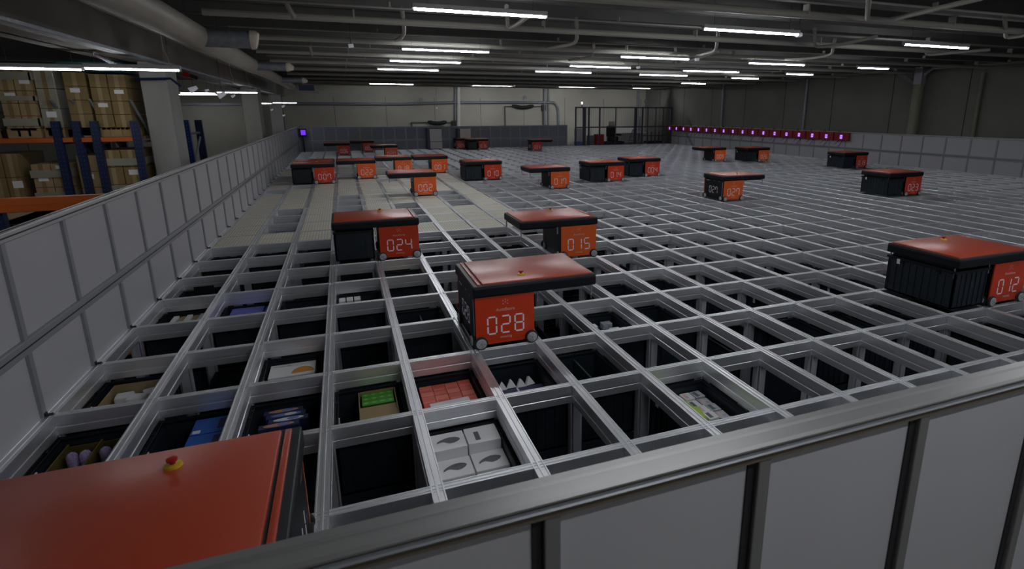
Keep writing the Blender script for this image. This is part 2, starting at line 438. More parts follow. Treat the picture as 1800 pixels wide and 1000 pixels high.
def robot(num, bi, j, side, bin_=None, label='', lifted=True, led=False, belts=True):
    """side: 'L' lift overhangs the cell left of the body, 'R' right of it. origin: front left rail crossing of the body cell"""
    s = 1 if side == 'L' else -1
    def X(x): return x if side == 'L' else .48-x     # mirror about the body cell
    def bx(mb, x0, y0, z0, x1, y1, z1, m=None, c=0.0): return mb.box(X(x0), y0, z0, X(x1), y1, z1, m, c)
    t = thing('grid_robot', label, 'robot', (bi*U, j*V, 0), 'grid robots')
    # body
    def f_body():
        mb = MB(); bx(mb, .03, .018, .035, .455, .63, .385, None, .006)
        bx(mb, .05, .03, .022, .435, .62, .04)
        return mb
    put('body', cached('robot_body|'+side, f_body, 'black'), t)
    fm = 'red_front' if 'red robot' in label else 'orange_front'
    put('front_panel', cached('front_panel|'+side+fm, lambda: bx(bx(MB(), .03, .004, .05, .462, .018, .383, None, .003), .075, .006, .03, .41, .016, .052), fm), t)
    put('rear_panel', cached('rear_panel|'+side+fm, lambda: bx(MB(), .03, .63, .05, .462, .644, .383, None, .003), fm), t)
    # black outer side panel with the number
    outx = .462
    def f_side():
        mb = MB(); bx(mb, .455, .03, .06, .463, .618, .38, 'black', .002)
        for (a, z) in ((.15, .352), (.30, .356)): bx(mb, .462, a, z, .466, a+.03, z+.012, 'green')
        bx(mb, .462, .46, .35, .466, .56, .356, 'print')
        bx(mb, .462, .05, .09, .467, .058, .36, 'housing')
        return mb
    sp = put('side_panel', cached('side_panel|'+side, f_side), t)
    xs = X(.465)
    for k, ch in enumerate(num):
        dm = CACHE.setdefault('num|'+ch, None) or digits_mesh(ch, 0, 0, .125).mesh('digit', 'digit'); CACHE['num|'+ch] = dm
        put('digit', dm, t, (X(.245)+(k-1)*.10, .003, .17))
        n2 = put('digit', dm, t, (xs, .33+(k-1)*.095*(-1 if side == 'R' else 1), .19), (0, 0, -math.pi/2 if side == 'R' else math.pi/2)); n2.scale = (.95, 1, .95)
    put('emblem', T_logo, t, (X(.245), .0035, .335))
    put('brand_print', T_top, t, (X(.245), .0035, .272), None)
    put('maker_print', T_bot, t, (X(.245), .0035, .068), None)
    # wheels: on both orange faces and on both sides
    wm = cached('wheel', wheel_mesh, 'rubber', True); hm = cached('hub', hub_mesh, 'hub', True)
    for (wx, wy, a) in ((.055, -.014, 0), (.43, -.014, 0), (.055, .662, math.pi), (.43, .662, math.pi)):
        ww = put('wheel', wm, t, (X(wx), wy, .049), (0, 0, a)); put('hub', hm, ww)
    for (wx, wy, o_) in ((.480, .075, 1), (.480, .565, 1), (.018, .075, -1), (.018, .565, -1)):
        # outward normal along local +x for o_=1
        d = o_*(1 if side == 'L' else -1)
        ww = put('wheel', wm, t, (X(wx), wy, .049), (0, 0, math.pi/2 if d > 0 else -math.pi/2)); put('hub', hm, ww)
    # cap over both cells
    def f_cap():
        mb = MB(); x0, x1, y0, y1 = -.455, .475, -.012, .662
        bx(mb, x0, y0, .388, x1, y1, .462, 'black', .012)
        bx(mb, x0+.004, y0+.004, .455, x1-.004, y1-.004, .472, 'cap_trim', .004)
        return mb
    put('cap', cached('robot_cap|'+side, f_cap), t)
    put('top_cover', cached('top_cover|'+side, lambda: bx(MB(), -.43, .012, .462, .405, .638, .484, None, .006), 'orange', True), t)
    put('top_strip', cached('top_strip|'+side, lambda: bx(MB(), .417, .012, .462, .44, .638, .482, None, .004), 'orange', True), t)
    # emergency stop
    eb = MB().tube([(0, 0, .482), (0, 0, .492), (0, 0, .494)], [.030, .026, .02], 'yellow', 18)
    es = put('emergency_stop', CACHE.setdefault('estop', eb.mesh('stop_base', 'yellow', True)), t, (X(.085), .14 if side == 'R' else .52, 0))
    rb = MB().tube([(0, 0, .494), (0, 0, .503), (0, 0, .505), (0, 0, .513), (0, 0, .515)], [.009, .009, .017, .017, .012], 'red', 16)
    put('button', CACHE.setdefault('ebut', rb.mesh('stop_button', 'red', True)), es)
    if led:
        put('status_lamp', cached('status_led|'+side, lambda: MB().tube([(X(.464), .19, .30), (X(.469), .19, .30)], .008, None, 10), 'led'), t)
    # gripper plate and lifting bands under the overhang
    def f_grip(zp):
        def f():
            mb = MB(); bx(mb, -.43, .05, zp, -.03, .61, zp+.018, 'black', .003)
            for gx in (-.41, -.06):
                for gy in (.07, .58):
                    bx(mb, gx, gy, zp, gx+.012, gy+.02, zp+.05 if zp < .36 else .392, 'galv')
            return mb
        return f
    put('gripper_plate', cached('gripper_plate|'+side, f_grip(.368)), t)
    gm_ = CACHE.get('guide') or MB().box(-.006, 0, .30, .006, .006, .39).mesh('band_guide', 'galv'); CACHE['guide'] = gm_
    for gx, gy in ((-.434, .03), (-.434, .625), (-.006, .03), (-.006, .625)): put('band_guide', gm_, t, (X(gx), gy, 0))
    if bin_:
        xc = (bi + (-.5 if side == 'L' else 1.5))*U + (.005 if side == 'L' else -.005)
        make_bin(xc, j*V+.33, .362, bin_, 'bins held by grid robots', clip=True)
    return t

M['cap_trim'] = mat('cap_trim', (0.035, 0.04, 0.046), 0.45)
robots = [
    ('011', -1.03, -1.06, 'L', None, 'large foreground robot with plain red-orange top, cut off by front fence'),
    ('028', 2, 2, 'R', None, 'red robot numbered 028 with overhang to the right, empty gripper'),
    ('024', 1, 6, 'L', 'black bin', 'red robot numbered 024 holding a black bin on its left'),
    ('015', 5, 5, 'L', None, 'orange robot numbered 015 with empty overhang to the left'),
    ('012', 11, 1, 'L', 'black bin', 'red robot numbered 012 carrying a ribbed bin, at the right edge'),
    ('002', 3, 13, 'L', None, 'orange robot numbered 002 standing on the beige covers'),
    ('007', -1, 17, 'L', 'black bin', 'red robot numbered 007 with black bin beside the left fence'),
    ('022', 1, 18, 'L', None, 'orange robot numbered 022, empty, next to robot 007'),
    ('018', 3, 19, 'L', None, 'orange robot numbered 018 partly behind robot 002'),
    ('001', 5, 19, 'L', None, 'orange robot numbered 001, rightmost of the row behind 002'),
    ('010', 7, 16, 'L', 'black bin', 'red robot numbered 010 holding a black bin, right of the covers'),
    ('017', 9, 13, 'L', None, 'orange robot numbered 017 with empty overhang to the left'),
    ('014', 12.6, 14.1, 'L', 'black bin', 'red robot numbered 014 with black bin, just in front of 004'),
    ('004', 15.5, 15.05, 'L', 'black bin', 'red robot numbered 004 with black bin, behind robot 014'),
    ('027', 14.12, 9.1, 'R', None, 'orange robot numbered 027 showing its black numbered side'),
    ('023', 22, 8.05, 'L', 'black bin', 'red robot numbered 023 with ribbed bin, near the right fence'),
    ('009', 24.6, 19.4, 'L', None, 'orange robot numbered 009 with empty overhang, far right'),
    ('026', 27.4, 18.6, 'L', 'black bin', 'orange robot numbered 026 holding a bin, far right'),
    ('019', 29.8, 14.5, 'L', 'black bin', 'red robot numbered 019 with bin, behind robot 023'),
    ('006', 0, 30, 'L', None, 'dim red robot numbered 006 near the rear left corner'),
    ('008', 2, 32, 'L', None, 'dim dark red robot close to the rear fence, left side'),
    ('020', 3.3, 27, 'L', None, 'orange robot numbered 020 half hidden behind robot 018'),
    ('021', -1, 18.15, 'L', None, 'robot almost hidden behind robot 007, only its top showing'),
    ('005', 10.3, 33, 'R', None, 'dark red robot beside the pale rear cabinet'),
    ('016', 12.0, 31.9, 'L', 'black bin', 'dark red robot with black bin by the rear fence'),
    ('003', 16.1, 29.6, 'R', None, 'red robot standing alone before the rear fence, overhang to right'),
]
for (num, bi, j, side, bn, label) in robots:
    robot(num, bi, j, side, (f'black ribbed bin held under the overhang of robot {num}' if bn and num not in ('016',) else
          ('black bin held by the robot at the rear fence' if bn else None)), label, led=(num == '011'))

# ------------------------------------------------------------------ bins in the cells
CONT = {(-3,1), (-2,1), (-1,1), (0,1), (1,1), (2,1), (3,1), (4,0), (1,0), (-1,2), (-3,2), (-3,4), (-2,4), (-3,5), (0,4), (1,5), (4,2), (6,3), (1,3), (5,2), (5,3)}
DEEP = {(0,0): 3, (2,0): 4, (3,0): 4, (4,1): 3, (5,1): 3, (6,1): 3, (5,0): 3, (6,0): 4, (7,0): 4, (8,0): 3, (-2,2): 4, (-2,3): 1, (-3,3): 3, (3,2): 2, (-1,3): 3,
        (0,3): 3, (1,2): 3, (0,2): 1, (-1,4): 0, (6,2): 1, (7,2): 1, (8,2): 0, (7,1): 0, (8,1): 0, (9,1): 0, (6,4): 2, (7,4): 2, (8,3): 0, (8,4): 2,
        (5,4): 3, (2,3): 2, (3,3): 1, (5,3): 2, (2,0): 4}
occupied = {}
ztop0 = -RH-.012
def ztop(level): return ztop0 - level*BH*1.0
bin_cells = []
for j in range(0, 8):
    for i in range(I0, 23):
        if (i-8)*1.0 > j*3.0+6: continue
        if (i, j) in CONT: lv = 0
        elif (i, j) in DEEP: lv = DEEP[(i, j)]
        else: lv = random.choice([0, 1, 1, 2, 2, 3])
        bin_cells.append((i, j, lv))
bin_cells = bin_cells[:290]
for (i, j, lv) in bin_cells:
    x, y = cell_c(i, j); occupied[(i, j)] = lv
    if (i, j) in CONT: continue
    desc = {0: 'black bin just under the rails', 1: 'black bin one down', 2: 'black bin two down', 3: 'black bin deep down', 4: 'black bin at the dark bottom'}[lv]
    make_bin(x, y, ztop(lv), f"{desc}, {place_words(i, j)}", 'empty black bins in the grid cells', clip=(random.random() < .35))
# everything below and beyond: the stacks of closed bins under the grid
st = MB()
for j in range(J0, J1):
    for i in range(I0, I1):
        x, y = cell_c(i, j)
        if (i, j) in occupied: zt = ztop(occupied[(i, j)]) - BH - .004
        elif (i, j) in covers: zt = -.5
        else: zt = ztop(random.choice([0, 0, 1, 1, 2])) if j >= 8 or i > 10 else ztop(1)
        st.box(x-.21, y-.32, ZF+.002, x+.21, y+.32, zt)
o = put('stacked_bins', st.mesh('stacked_bins', 'bin'))
tag(o, 'black plastic bins stacked in columns beneath the rail grid', 'bins', 'bin stacks under the grid', 'stuff')

# bins with contents ------------------------------------------------
def content_bin(i, j, label, **k):
    x, y = cell_c(i, j)
    return make_bin(x, y, ztop0, label, 'bins with goods in the front cells', clip=True, **k), x, y, ztop0
def item(name, mb, m, label, cat, group=None, loc=(0, 0, 0), rz=0):
    o = put(name, mb.mesh(name, m), None, loc, (0, 0, rz)); return tag(o, label, cat, group)

# white cartons with a grey curved print (four in two rows)
t, x, y, z = content_bin(1, 0, 'black bin filled with white boxes, front row right of the empty cell')
zb = z - BH + .013
def white_box(cx, cy, zt, h, wx, wy, pr, label, g):
    mb = MB().box(-wx/2, -wy/2, -h, wx/2, wy/2, 0, 'white', .002)
    o = put('white_box', mb.mesh('white_box', 'white'), None, (cx, cy, zt)); tag(o, label, 'box', g)
    if pr == 'ear':
        pb = MB(); pts = [(-.066,-.018),(-.062,-.002),(-.045,.012),(-.02,.024),(.008,.031),(.036,.028),(.058,.016),(.064,.002),(.052,-.014),(.03,-.026),(.006,-.028),(-.012,-.018),(-.028,-.006),(-.048,-.008)]
        pb.prism(pts, 'z', 0, .0012)
        p = put('grey_print', pb.mesh('grey_print', 'grey_print'), o, (0, .0, .0002), (0, 0, random.uniform(-.08, .08)))
    elif pr == 'strip':
        put('grey_label', MB().box(-.045, -.055, 0, -.018, .03, .0012).mesh('grey_label', 'grey_print'), o, (0, 0, .0002))
    return o
g = 'white boxes in the front bin'
Bt = z - .012
white_box(x-.098, y+.212, Bt+.006, .13, .182, .165, 'ear', 'white box with grey print, rear left in the front bin', g)
white_box(x+.092, y+.216, Bt+.006, .13, .182, .165, 'strip', 'white box with narrow grey label, rear right in bin', g)
white_box(x-.094, y+.045, Bt-.055, .13, .182, .165, 'ear', 'white box with grey print, middle left in the front bin', g)
white_box(x+.096, y+.049, Bt-.055, .13, .182, .165, 'ear', 'white box with grey print, middle right in the front bin', g)
white_box(x-.094, y-.125, Bt-.065, .12, .182, .165, 'ear', 'white box at the front left edge of the front bin', g)
white_box(x+.096, y-.121, Bt-.065, .12, .182, .165, None, 'white box at the front right edge of the front bin', g)
for xx, yy in ((-.094, -.125), (.096, -.121), (-.094, .045), (.096, .049), (-.098, .212), (.092, .216)):
    hh = (Bt-.065-.12 if yy < -.1 else (Bt-.055-.13 if yy < .1 else Bt+.006-.13))
    o = put('white_box', MB().box(-.09, -.08, zb, .09, .08, hh-.001).mesh('white_box', 'white'), None, (x+xx, y+yy, 0))
    tag(o, 'white box in the lower layer of the front bin', 'box', 'lower white boxes')

# red boxes
t, x, y, z = content_bin(1, 1, 'black bin with a block of red boxes, in front of robot 028')
zb = z-BH+.013
k = 0
for r in range(3):
    for c in range(4):
        k += 1
        w_, d_ = .084, .15
        cx, cy = x-.125+c*(w_+.002), y+.20-r*(d_+.002)
        top = z-.04-(.006*random.random())
        mb = MB().box(-w_/2, -d_/2, zb-top, w_/2, d_/2, 0, 'box_red' if (r+c) % 2 else 'box_red2', .002)
        mb.box(-w_/2+.008, -.012, 0, w_/2-.008, .012, .0008, 'box_red2' if (r+c) % 2 else 'box_red')
        o = put('red_box', mb.mesh('red_box', 'box_red'), None, (cx, cy, top))
        tag(o, f"red product box, {('rear','middle','front')[r]} row, {ordinal(c+1)} from the left in its bin", 'box', 'red boxes in a bin')
tg = put('white_card', MB().box(-.13, -.025, 0, .12, .03, .004).mesh('white_card', 'white'), None, (x+.0, y-.02, z-.036), (0, 0, .05))
tag(tg, 'white paper strip lying on the red boxes', 'label')

# green packs and kraft carton
t, x, y, z = content_bin(0, 1, 'black bin with green packs and a kraft carton')
zb = z-BH+.013
mb = MB()
x0, x1, y0, y1, h = -.07, .16, -.28, .298, .298
for a in ((x0, y0, x0+.006, y1), (x1-.006, y0, x1, y1), (x0, y0, x1, y0+.006), (x0, y1-.006, x1, y1)): mb.box(a[0], a[1], 0, a[2], a[3], h)
mb.box(x0, y0, 0, x1, y1, .006); mb.box(x0+.006, y0+.006, h-.02, x1-.006, .115, h-.014); mb.box(x0+.006, .107, h-.09, x1-.006, .115, h-.014)
o = put('kraft_carton', mb.mesh('kraft_carton', 'carton_pale'), None, (x, y, zb)); tag(o, 'open kraft carton in the bin with green packs', 'carton')
for r in range(3):
    mb = MB().box(-.098, -.026, -.27, .098, .026, 0, 'box_green', .002)
    for q in range(4):
        mb.prism([(-.075+q*.05-.018, 0), (-.075+q*.05, -.013), (-.075+q*.05+.018, 0), (-.075+q*.05, .013)], 'z', 0, .0012, 'leaf_green')
    o = put('green_pack', mb.mesh('green_pack', 'box_green'), None, (x+.047, y+.262-r*.054, z-.03), None)
    tag(o, f"green leaf-patterned pack, {('rearmost','middle','nearest')[r]} of three", 'pack', 'green packs')

# paper pieces
t, x, y, z = content_bin(2, 1, 'black bin with white folded papers behind a dark insert')
zb = z-BH+.013
o = put('dark_insert', MB().box(-.185, -.28, 0, .185, .13, .22).mesh('dark_insert', 'navy'), None, (x, y, zb)); tag(o, 'dark flat carton lying in the bin with papers', 'carton')
for q in range(4):
    mb = MB(); wx = .036
    mb.prism([(-wx, 0), (wx, 0), (wx*.25, .05), (0, .062), (-wx*.3, .045)], 'y', 0, .03)
    o = put('folded_paper', mb.mesh('folded_paper', 'white'), None, (x-.10+q*.070, y+.135+.015*(q % 2), zb+.222), (-.5, 0, .1*q-.1))
    o.location.z = zb+.215
    tag(o, f"white folded paper, {ordinal(q+1)} from the left of four in the bin", 'paper', 'folded papers')
o = put('paper_slip', MB().box(-.006, -.045, 0, .006, .045, .002).mesh('paper_slip', 'white'), None, (x-.0, y+.08, zb+.221)); tag(o, 'thin white paper slip on dark insert', 'paper')

# divider bins
t, x, y, z = content_bin(3, 1, 'black bin with a long teal divider, right of the paper bin', divider=True)
zb = z-BH+.013
o = put('orange_part', MB().box(-.02, -.03, 0, .02, .03, .05, None, .008).mesh('orange_part', 'amber'), None, (x+.12, y-.17, zb)); tag(o, 'small orange part at the bin bottom', 'part')
o = put('clear_bag', MB().box(-.06, -.05, 0, .05, .05, .03, None, .012).mesh('clear_bag', 'pcb'), None, (x-.08, y-.22, zb)); tag(o, 'pale plastic bag at the bin bottom', 'bag')
t, x, y, z = content_bin(1, 3, 'black bin with a divider, left of robot 028', divider=True)
# green and white small boxes
t, x, y, z = content_bin(4, 0, 'black bin heaped with small white boxes and lime bags')
zb = z-BH+.013
for r in range(6):
    for c in range(4):
        if r in (1, 2, 3) and c < 2 and not (r == 1 and c == 1): continue
        top = z-.055-.02*random.random()
        mb = MB().box(-.036, -.04, zb-top, .036, .04, 0, 'pcb' if (r*3+c) % 3 == 0 else 'white', .002)
        mb.box(-.025, -.03, 0, .0, .03, .0008, 'grey_print' if (r+c) % 2 else 'print')
        o = put('small_white_box', mb.mesh('small_white_box', 'white'), None, (x-.115+c*.079, y+.25-r*.088, top), (0, 0, random.uniform(-.06, .06)))
        tag(o, f"small white box, {ordinal(r+1)} row back to front, {ordinal(c+1)} from left, with lime bags", 'box', 'small white boxes')
for q, (dx, dy, rz) in enumerate(((-.085, .14, .3), (-.06, .02, -.2), (-.12, .06, .1))):
    mb = MB().box(-.055, -.07, 0, .055, .07, .285 if q < 2 else .26, None, .01)
    o = put('lime_bag', mb.mesh('lime_bag', 'lime'), None, (x+dx, y+dy, zb), (0, 0, rz))
    tag(o, ('lime green bag at the back among small white boxes', 'lime green bag lying nearest the front fence', 'lime green bag against the bin wall')[q], 'bag')

# cardboard box with white things
t, x, y, z = content_bin(-3, 2, 'black bin with an open kraft box, next to left fence')
zb = z-BH+.013
def open_carton(cx, cy, zb, wx, wy, h, label, m='carton_pale'):
    mb = MB(); a, c = wx/2, wy/2
    mb.box(-a, -c, 0, a, c, .006); mb.box(-a, -c, 0, -a+.006, c, h); mb.box(a-.006, -c, 0, a, c, h); mb.box(-a, -c, 0, a, -c+.006, h); mb.box(-a, c-.006, 0, a, c, h)
    o = put('open_carton', mb.mesh('open_carton', m), None, (cx, cy, zb)); return tag(o, label, 'carton')
open_carton(x+.01, y+.02, zb, .33, .54, .30, 'open kraft carton in the bin next to left fence')
for q, (dx, dy, r_) in enumerate(((-.06, .08, .1), (.03, .03, -.2), (.11, .10, .4), (-.02, -.12, .3))):
    o = put('white_sachet', MB().box(-.05, -.045, 0, .05, .045, .265, None, .01).mesh('white_sachet', 'white'), None, (x-.02+dx*.9, y+dy+.10, zb+.007), (0, 0, r_))
    tag(o, ('white sachet at the left in the kraft carton', 'white sachet in the middle of the kraft carton', 'white sachet at the right in the kraft carton', 'white sachet at the front of the kraft carton')[q], 'sachet')
# flower jars
t, x, y, z = content_bin(-3, 1, 'black bin with lilac-lidded packs, lowest beside left fence')
zb = z-BH+.013
mb = MB()
for q in range(3):
    mb.box(-.16+q*.155, -.22, 0, -.152+q*.155, .28, .285)
mb.box(-.16, -.22, 0, .16, -.212, .27); mb.box(-.16, .272, 0, .16, .28, .27); mb.box(-.16, .07, 0, .16, .08, .25)
o = put('dark_tray', mb.mesh('dark_tray', 'gold'), None, (x, y, zb)); tag(o, 'dark gold tray holding lilac packs', 'tray')
q = 0
for dx in (-.105, -.045, .045, .105):
    for dy in (.0, .17):
        q += 1
        mb = MB().tube([(0, 0, 0), (0, 0, .265), (0, 0, .28), (0, 0, .29)], [.027, .027, .02, .004], 'purple', 12)
        o = put('lilac_pack', mb.mesh('lilac_pack', 'purple', True), None, (x+dx, y+dy, zb))
        tag(o, f"small lilac-topped pack, {('front','rear')[dy > .1]} row, {ordinal((q+1)//2)} from the left in dark tray", 'pack', 'lilac packs')
# blue boxes
t, x, y, z = content_bin(-2, 1, 'black bin with two bright blue boxes')
zb = z-BH+.013
for q, dy in enumerate((.195, .005)):
    mb = MB().box(-.10, -.09, 0, .10, .09, .30, 'box_blue', .002); mb.box(-.09, -.08, .30, -.05, -.045, .3012, 'white'); mb.box(.03, -.05, .30, .09, .06, .3012, 'navy')
    o = put('blue_box', mb.mesh('blue_box', 'box_blue'), None, (x+.08, y+dy, zb)); tag(o, ('bright blue box with white label, farther of two', 'bright blue box with white label, nearer of two')[q], 'box')
# printed packs
t, x, y, z = content_bin(-1, 1, 'black bin with colourful printed packs behind the foreground robot')
zb = z-BH+.013
for q, (dx, dy, mm) in enumerate(((0, .13, 'skin_print'), (.03, .075, 'blue_print'), (.06, .015, 'white'), (-.02, -.04, 'skin_print'))):
    mb = MB().box(-.12, -.026, 0, .10, .026, .28, 'navy', .003)
    pts = [(.085*math.cos(2*math.pi*k/16)-.01, .019*math.sin(2*math.pi*k/16)) for k in range(16)]
    mb.prism(pts, 'z', .28, .2815, mm); mb.prism([(p[0]*.4+.02, p[1]*.8) for p in pts], 'z', .2815, .2825, 'blue_print' if mm != 'blue_print' else 'white')
    o = put('printed_pack', mb.mesh('printed_pack', 'navy'), None, (x+dx*.6-.02, y+dy+.13, zb), None)
    tag(o, f"narrow dark pack with {('peach', 'blue', 'white', 'second peach')[q]} oval print", 'pack', 'printed packs')
# white and amber box
t, x, y, z = content_bin(-1, 2, 'black bin with a white box marked by an amber arc')
zb = z-BH+.013
mb = MB().box(-.15, -.11, 0, .15, .11, .285, 'white', .002)
pts = [(.075*math.cos(math.pi*k/14)+.07, .10*math.sin(math.pi*k/14)-.11) for k in range(15)]
mb.prism([(p[0], p[1]+.04) for p in pts], 'z', .285, .2862, 'amber'); mb.box(-.13, .07, .285, -.02, .078, .2858, 'print')
o = put('white_box', mb.mesh('white_box', 'white'), None, (x-.02, y+.16, zb), (0, 0, .0)); tag(o, 'white box with amber arc print in a black bin', 'box')
# violet box
t, x, y, z = content_bin(-2, 4, 'black bin with a violet-blue box')
zb = z-BH+.013
o = put('violet_box', MB().box(-.17, -.16, 0, .10, .29, .305, None, .003).mesh('violet_box', 'box_violet'), None, (x+.02, y, zb)); tag(o, 'violet-blue flat box in a black bin', 'box')
o = put('blue_carton', MB().box(-.03, -.15, 0, .03, .28, .30).mesh('blue_carton', 'box_blue'), None, (x+.16, y, zb)); tag(o, 'narrow dark blue carton beside the violet box', 'carton')
# beige bits
t, x, y, z = content_bin(-3, 4, 'black bin with beige and white pieces, by the left fence')
zb = z-BH+.013
for q in range(6):
    o = put('beige_piece', MB().box(-.022, -.1, 0, .022, .1, .3-.01*(q % 2), None, .004).mesh('beige_piece', 'carton_pale' if q % 2 else 'white'), None, (x-.11+q*.052, y+.18, zb))
    tag(o, f"{'beige' if q % 2 else 'white'} upright piece, {ordinal(q+1)} from the left in its bin", 'piece', 'upright pieces')
# black holder
t, x, y, z = content_bin(-3, 5, 'black bin with a dark bracket standing up')
zb = z-BH+.013
mb = MB().box(-.10, -.13, .15, .09, .05, .27, 'olive', .004).box(-.08, .05, .15, .09, .065, BH+.095, 'black').box(-.19, -.16, 0, -.10, .1, .2, 'olive')
mb.tube([(-.04, -.04, .27), (-.04, -.04, .272)], .014, 'black', 10); mb.tube([(.04, -.04, .27), (.04, -.04, .272)], .014, 'black', 10)
mb.box(-.1, -.13, 0, .09, .05, .15, 'black')
o = put('bracket', mb.mesh('bracket', 'olive'), None, (x+.02, y, zb)); tag(o, 'olive and black bracket standing in a bin', 'bracket')
# small whites
t, x, y, z = content_bin(0, 4, 'black bin with three small white items')
zb = z-BH+.013
for q in range(3):
    o = put('white_item', MB().box(-.03, -.06, 0, .03, .06, .30, None, .006).mesh('white_item', 'white'), None, (x-.16+q*.07, y+.23, zb)); tag(o, f"small white item, {('left','middle','right')[q]} of three in a bin", 'item')
t, x, y, z = content_bin(1, 5, 'black bin with a kraft box, in front of robot 024')
o = put('kraft_carton', MB().box(-.15, -.2, 0, .15, .2, .24, None, .003).mesh('kraft_carton', 'carton_pale'), None, (x, y, z-BH+.013)); tag(o, 'closed kraft carton in front of robot 024', 'carton')
t, x, y, z = content_bin(4, 2, 'black bin with four small white boxes in navy trays')
zb = z-BH+.013
o = put('navy_tray', MB().box(-.14, -.2, 0, .17, .28, .22, None, .004).mesh('navy_tray', 'navy'), None, (x, y, zb)); tag(o, 'navy tray under four small white boxes', 'tray')
for q, (dx, dy) in enumerate(((-.07, .07), (.08, .09), (-.06, -.09), (.09, -.07))):
    o = put('small_carton', MB().box(-.045, -.035, 0, .045, .035, .05, None, .003).mesh('small_carton', 'white' if q != 1 else 'pcb'), None, (x+dx+.02, y+dy+.12, zb+.221))
    tag(o, f"small pale carton, {('rear left','rear right','front left','front right')[q]} on the navy tray", 'carton')
t, x, y, z = content_bin(6, 3, 'black bin with a bright white box, near 028')
o = put('white_carton', MB().box(-.17, -.27, 0, .08, -.02, .31, None, .003).mesh('white_carton', 'white'), None, (x+.02, y, z-BH+.013)); tag(o, 'bright white carton in a bin right of robot 028', 'carton')
t, x, y, z = content_bin(5, 2, 'black bin with loose dark parts beside navy tray bin', divider=True)
t, x, y, z = content_bin(5, 3, 'black bin with pale racks under the overhang of 028')
for q in range(4):
    o = put('pale_rack', MB().box(-.16, -.004, 0, .16, .004, .2).box(-.16, -.02, .19, .16, .02, .2).mesh('pale_rack', 'pcb'), None, (x, y-.2+q*.12, z-BH+.013)); tag(o, f"pale rack strip, {ordinal(q+1)} from the front in its bin", 'rack', 'pale racks')

# ------------------------------------------------------------------ fences
def fence(name, label, p0, axis, n, pitch, ztopf, zmid, panel_m, zbot=-.12, post=.040, rail_m='alu_post', low_panel=True):
    """axis x or y; origin p0, n bays"""
    t = thing(name, label, 'fence', p0)
    L = n*pitch
    def B(mb, a0, c0, z0, a1, c1, z1, m=None, ch=0.0):
        return mb.box(a0, c0, z0, a1, c1, z1, m, ch) if axis == 'x' else mb.box(c0, a0, z0, c1, a1, z1, m, ch)
    pm = B(B(MB(), -post/2, -.02, zbot, post/2, .02, ztopf-.03), -post/2-.006, -.012, zbot, post/2+.006, .012, ztopf-.03).mesh('post', rail_m)
    for k in range(n+1): put('post', pm, t, ((k*pitch, 0, 0) if axis == 'x' else (0, k*pitch, 0)))
    def rail(z0, z1, nm):
        mb = B(MB(), -.03, -.028, z0, L+.03, .028, z1, None, .004)
        B(mb, -.031, -.029, (z0+z1)/2-.004, L+.031, .029, (z0+z1)/2+.004, 'seal')
        B(mb, -.031, -.007, z1-.002, L+.031, .007, z1+.0006, 'seal')
        return put(nm, mb.mesh(nm, 'alu_top' if nm == 'top_rail' and name != 'rear_fence' else rail_m), t)
    rail(ztopf-.05, ztopf, 'top_rail')
    rail(zmid-.040, zmid+.036, 'middle_rail')
    rail(zbot-.0, zbot+.05, 'bottom_rail')
    up_m = B(MB(), post/2, -.006, zmid+.02, pitch-post/2, .006, ztopf-.045).mesh('panel', panel_m)
    for k in range(n): put('panel', up_m, t, ((k*pitch, 0, 0) if axis == 'x' else (0, k*pitch, 0)))
    lo_m = B(MB(), post/2, -.006, zbot+.04, pitch-post/2, .006, zmid-.02).mesh('panel', panel_m)
    if low_panel:
        for k in range(n): put('panel', lo_m, t, ((k*pitch, 0, 0) if axis == 'x' else (0, k*pitch, 0)))
    return t
fence('left_fence', 'long white panelled fence along the left side of the grid', (GX0-.035, GY0, 0), 'y', 36, V, 1.035, .42, 'panel')
fence('right_fence', 'white panelled fence along the right side of the grid', (GX1+.20, GY0, 0), 'y', 36, V, .96, .41, 'panel')
fence('rear_fence', 'grey panelled fence at the far end of the grid', (GX0, GY1+.04, 0), 'x', 25, U, 1.0, .42, 'panel_dark')
# near fence: the camera looks over it; outer face towards the camera
def front_fence():
    t = thing('front_fence', 'nearest fence with a wide grooved aluminium rail across the picture', 'fence', (GX0-.1, GY0, 0))
    L = 20*U
    mb = MB()
    # grooved rail profile in the y-z plane
    zt = .977
    # rounded shoulder, grooved top, brown recesses either side of a bright lip
    prof = [(.035, zt-.040), (.035, zt-.006), (.030, zt), (.012, zt), (.008, zt-.004), (.001, zt-.004), (-.003, zt), (-.030, zt), (-.036, zt-.005), (-.036, zt-.009), (-.028, zt-.010), (-.028, zt-.040)]
    mb.prism(prof, 'x', -.6, L)
    mb.box(-.6, -.0285, zt-.0395, L, -.0275, zt-.0105, 'rail_recess')
    mb.prism([(-.0285, zt-.017), (-.037, zt-.018), (-.040, zt-.021), (-.037, zt-.025), (-.0285, zt-.026)], 'x', -.6, L, 'alu_lip')
    mb.box(-.6, -.028, zt-.045, L, .02, zt-.0395, 'rail_recess')
    put('top_rail', mb.mesh('top_rail', 'alu_front'), t)
    pb = MB().box(-.006, -.024, -1.2, .026, .026, zt-.041, None, .003).box(-.026, -.012, -1.2, -.005, .02, zt-.041, 'seal')
    pm = pb.mesh('post', 'alu_front')
    for k in range(-1, 20): put('post', pm, t, (.1+k*U+.025, 0, 0))
    pan = MB().box(.026, -.008, -1.2, U-.026, .008, zt-.043).mesh('panel', 'panel')
    for k in range(-1, 19): put('panel', pan, t, (.1+k*U+.025, 0, 0))
    put('bottom_rail', MB().box(-.6, -.03, -1.25, L, .03, -1.18).mesh('bottom_rail', 'alu_front'), t)
front_fence()
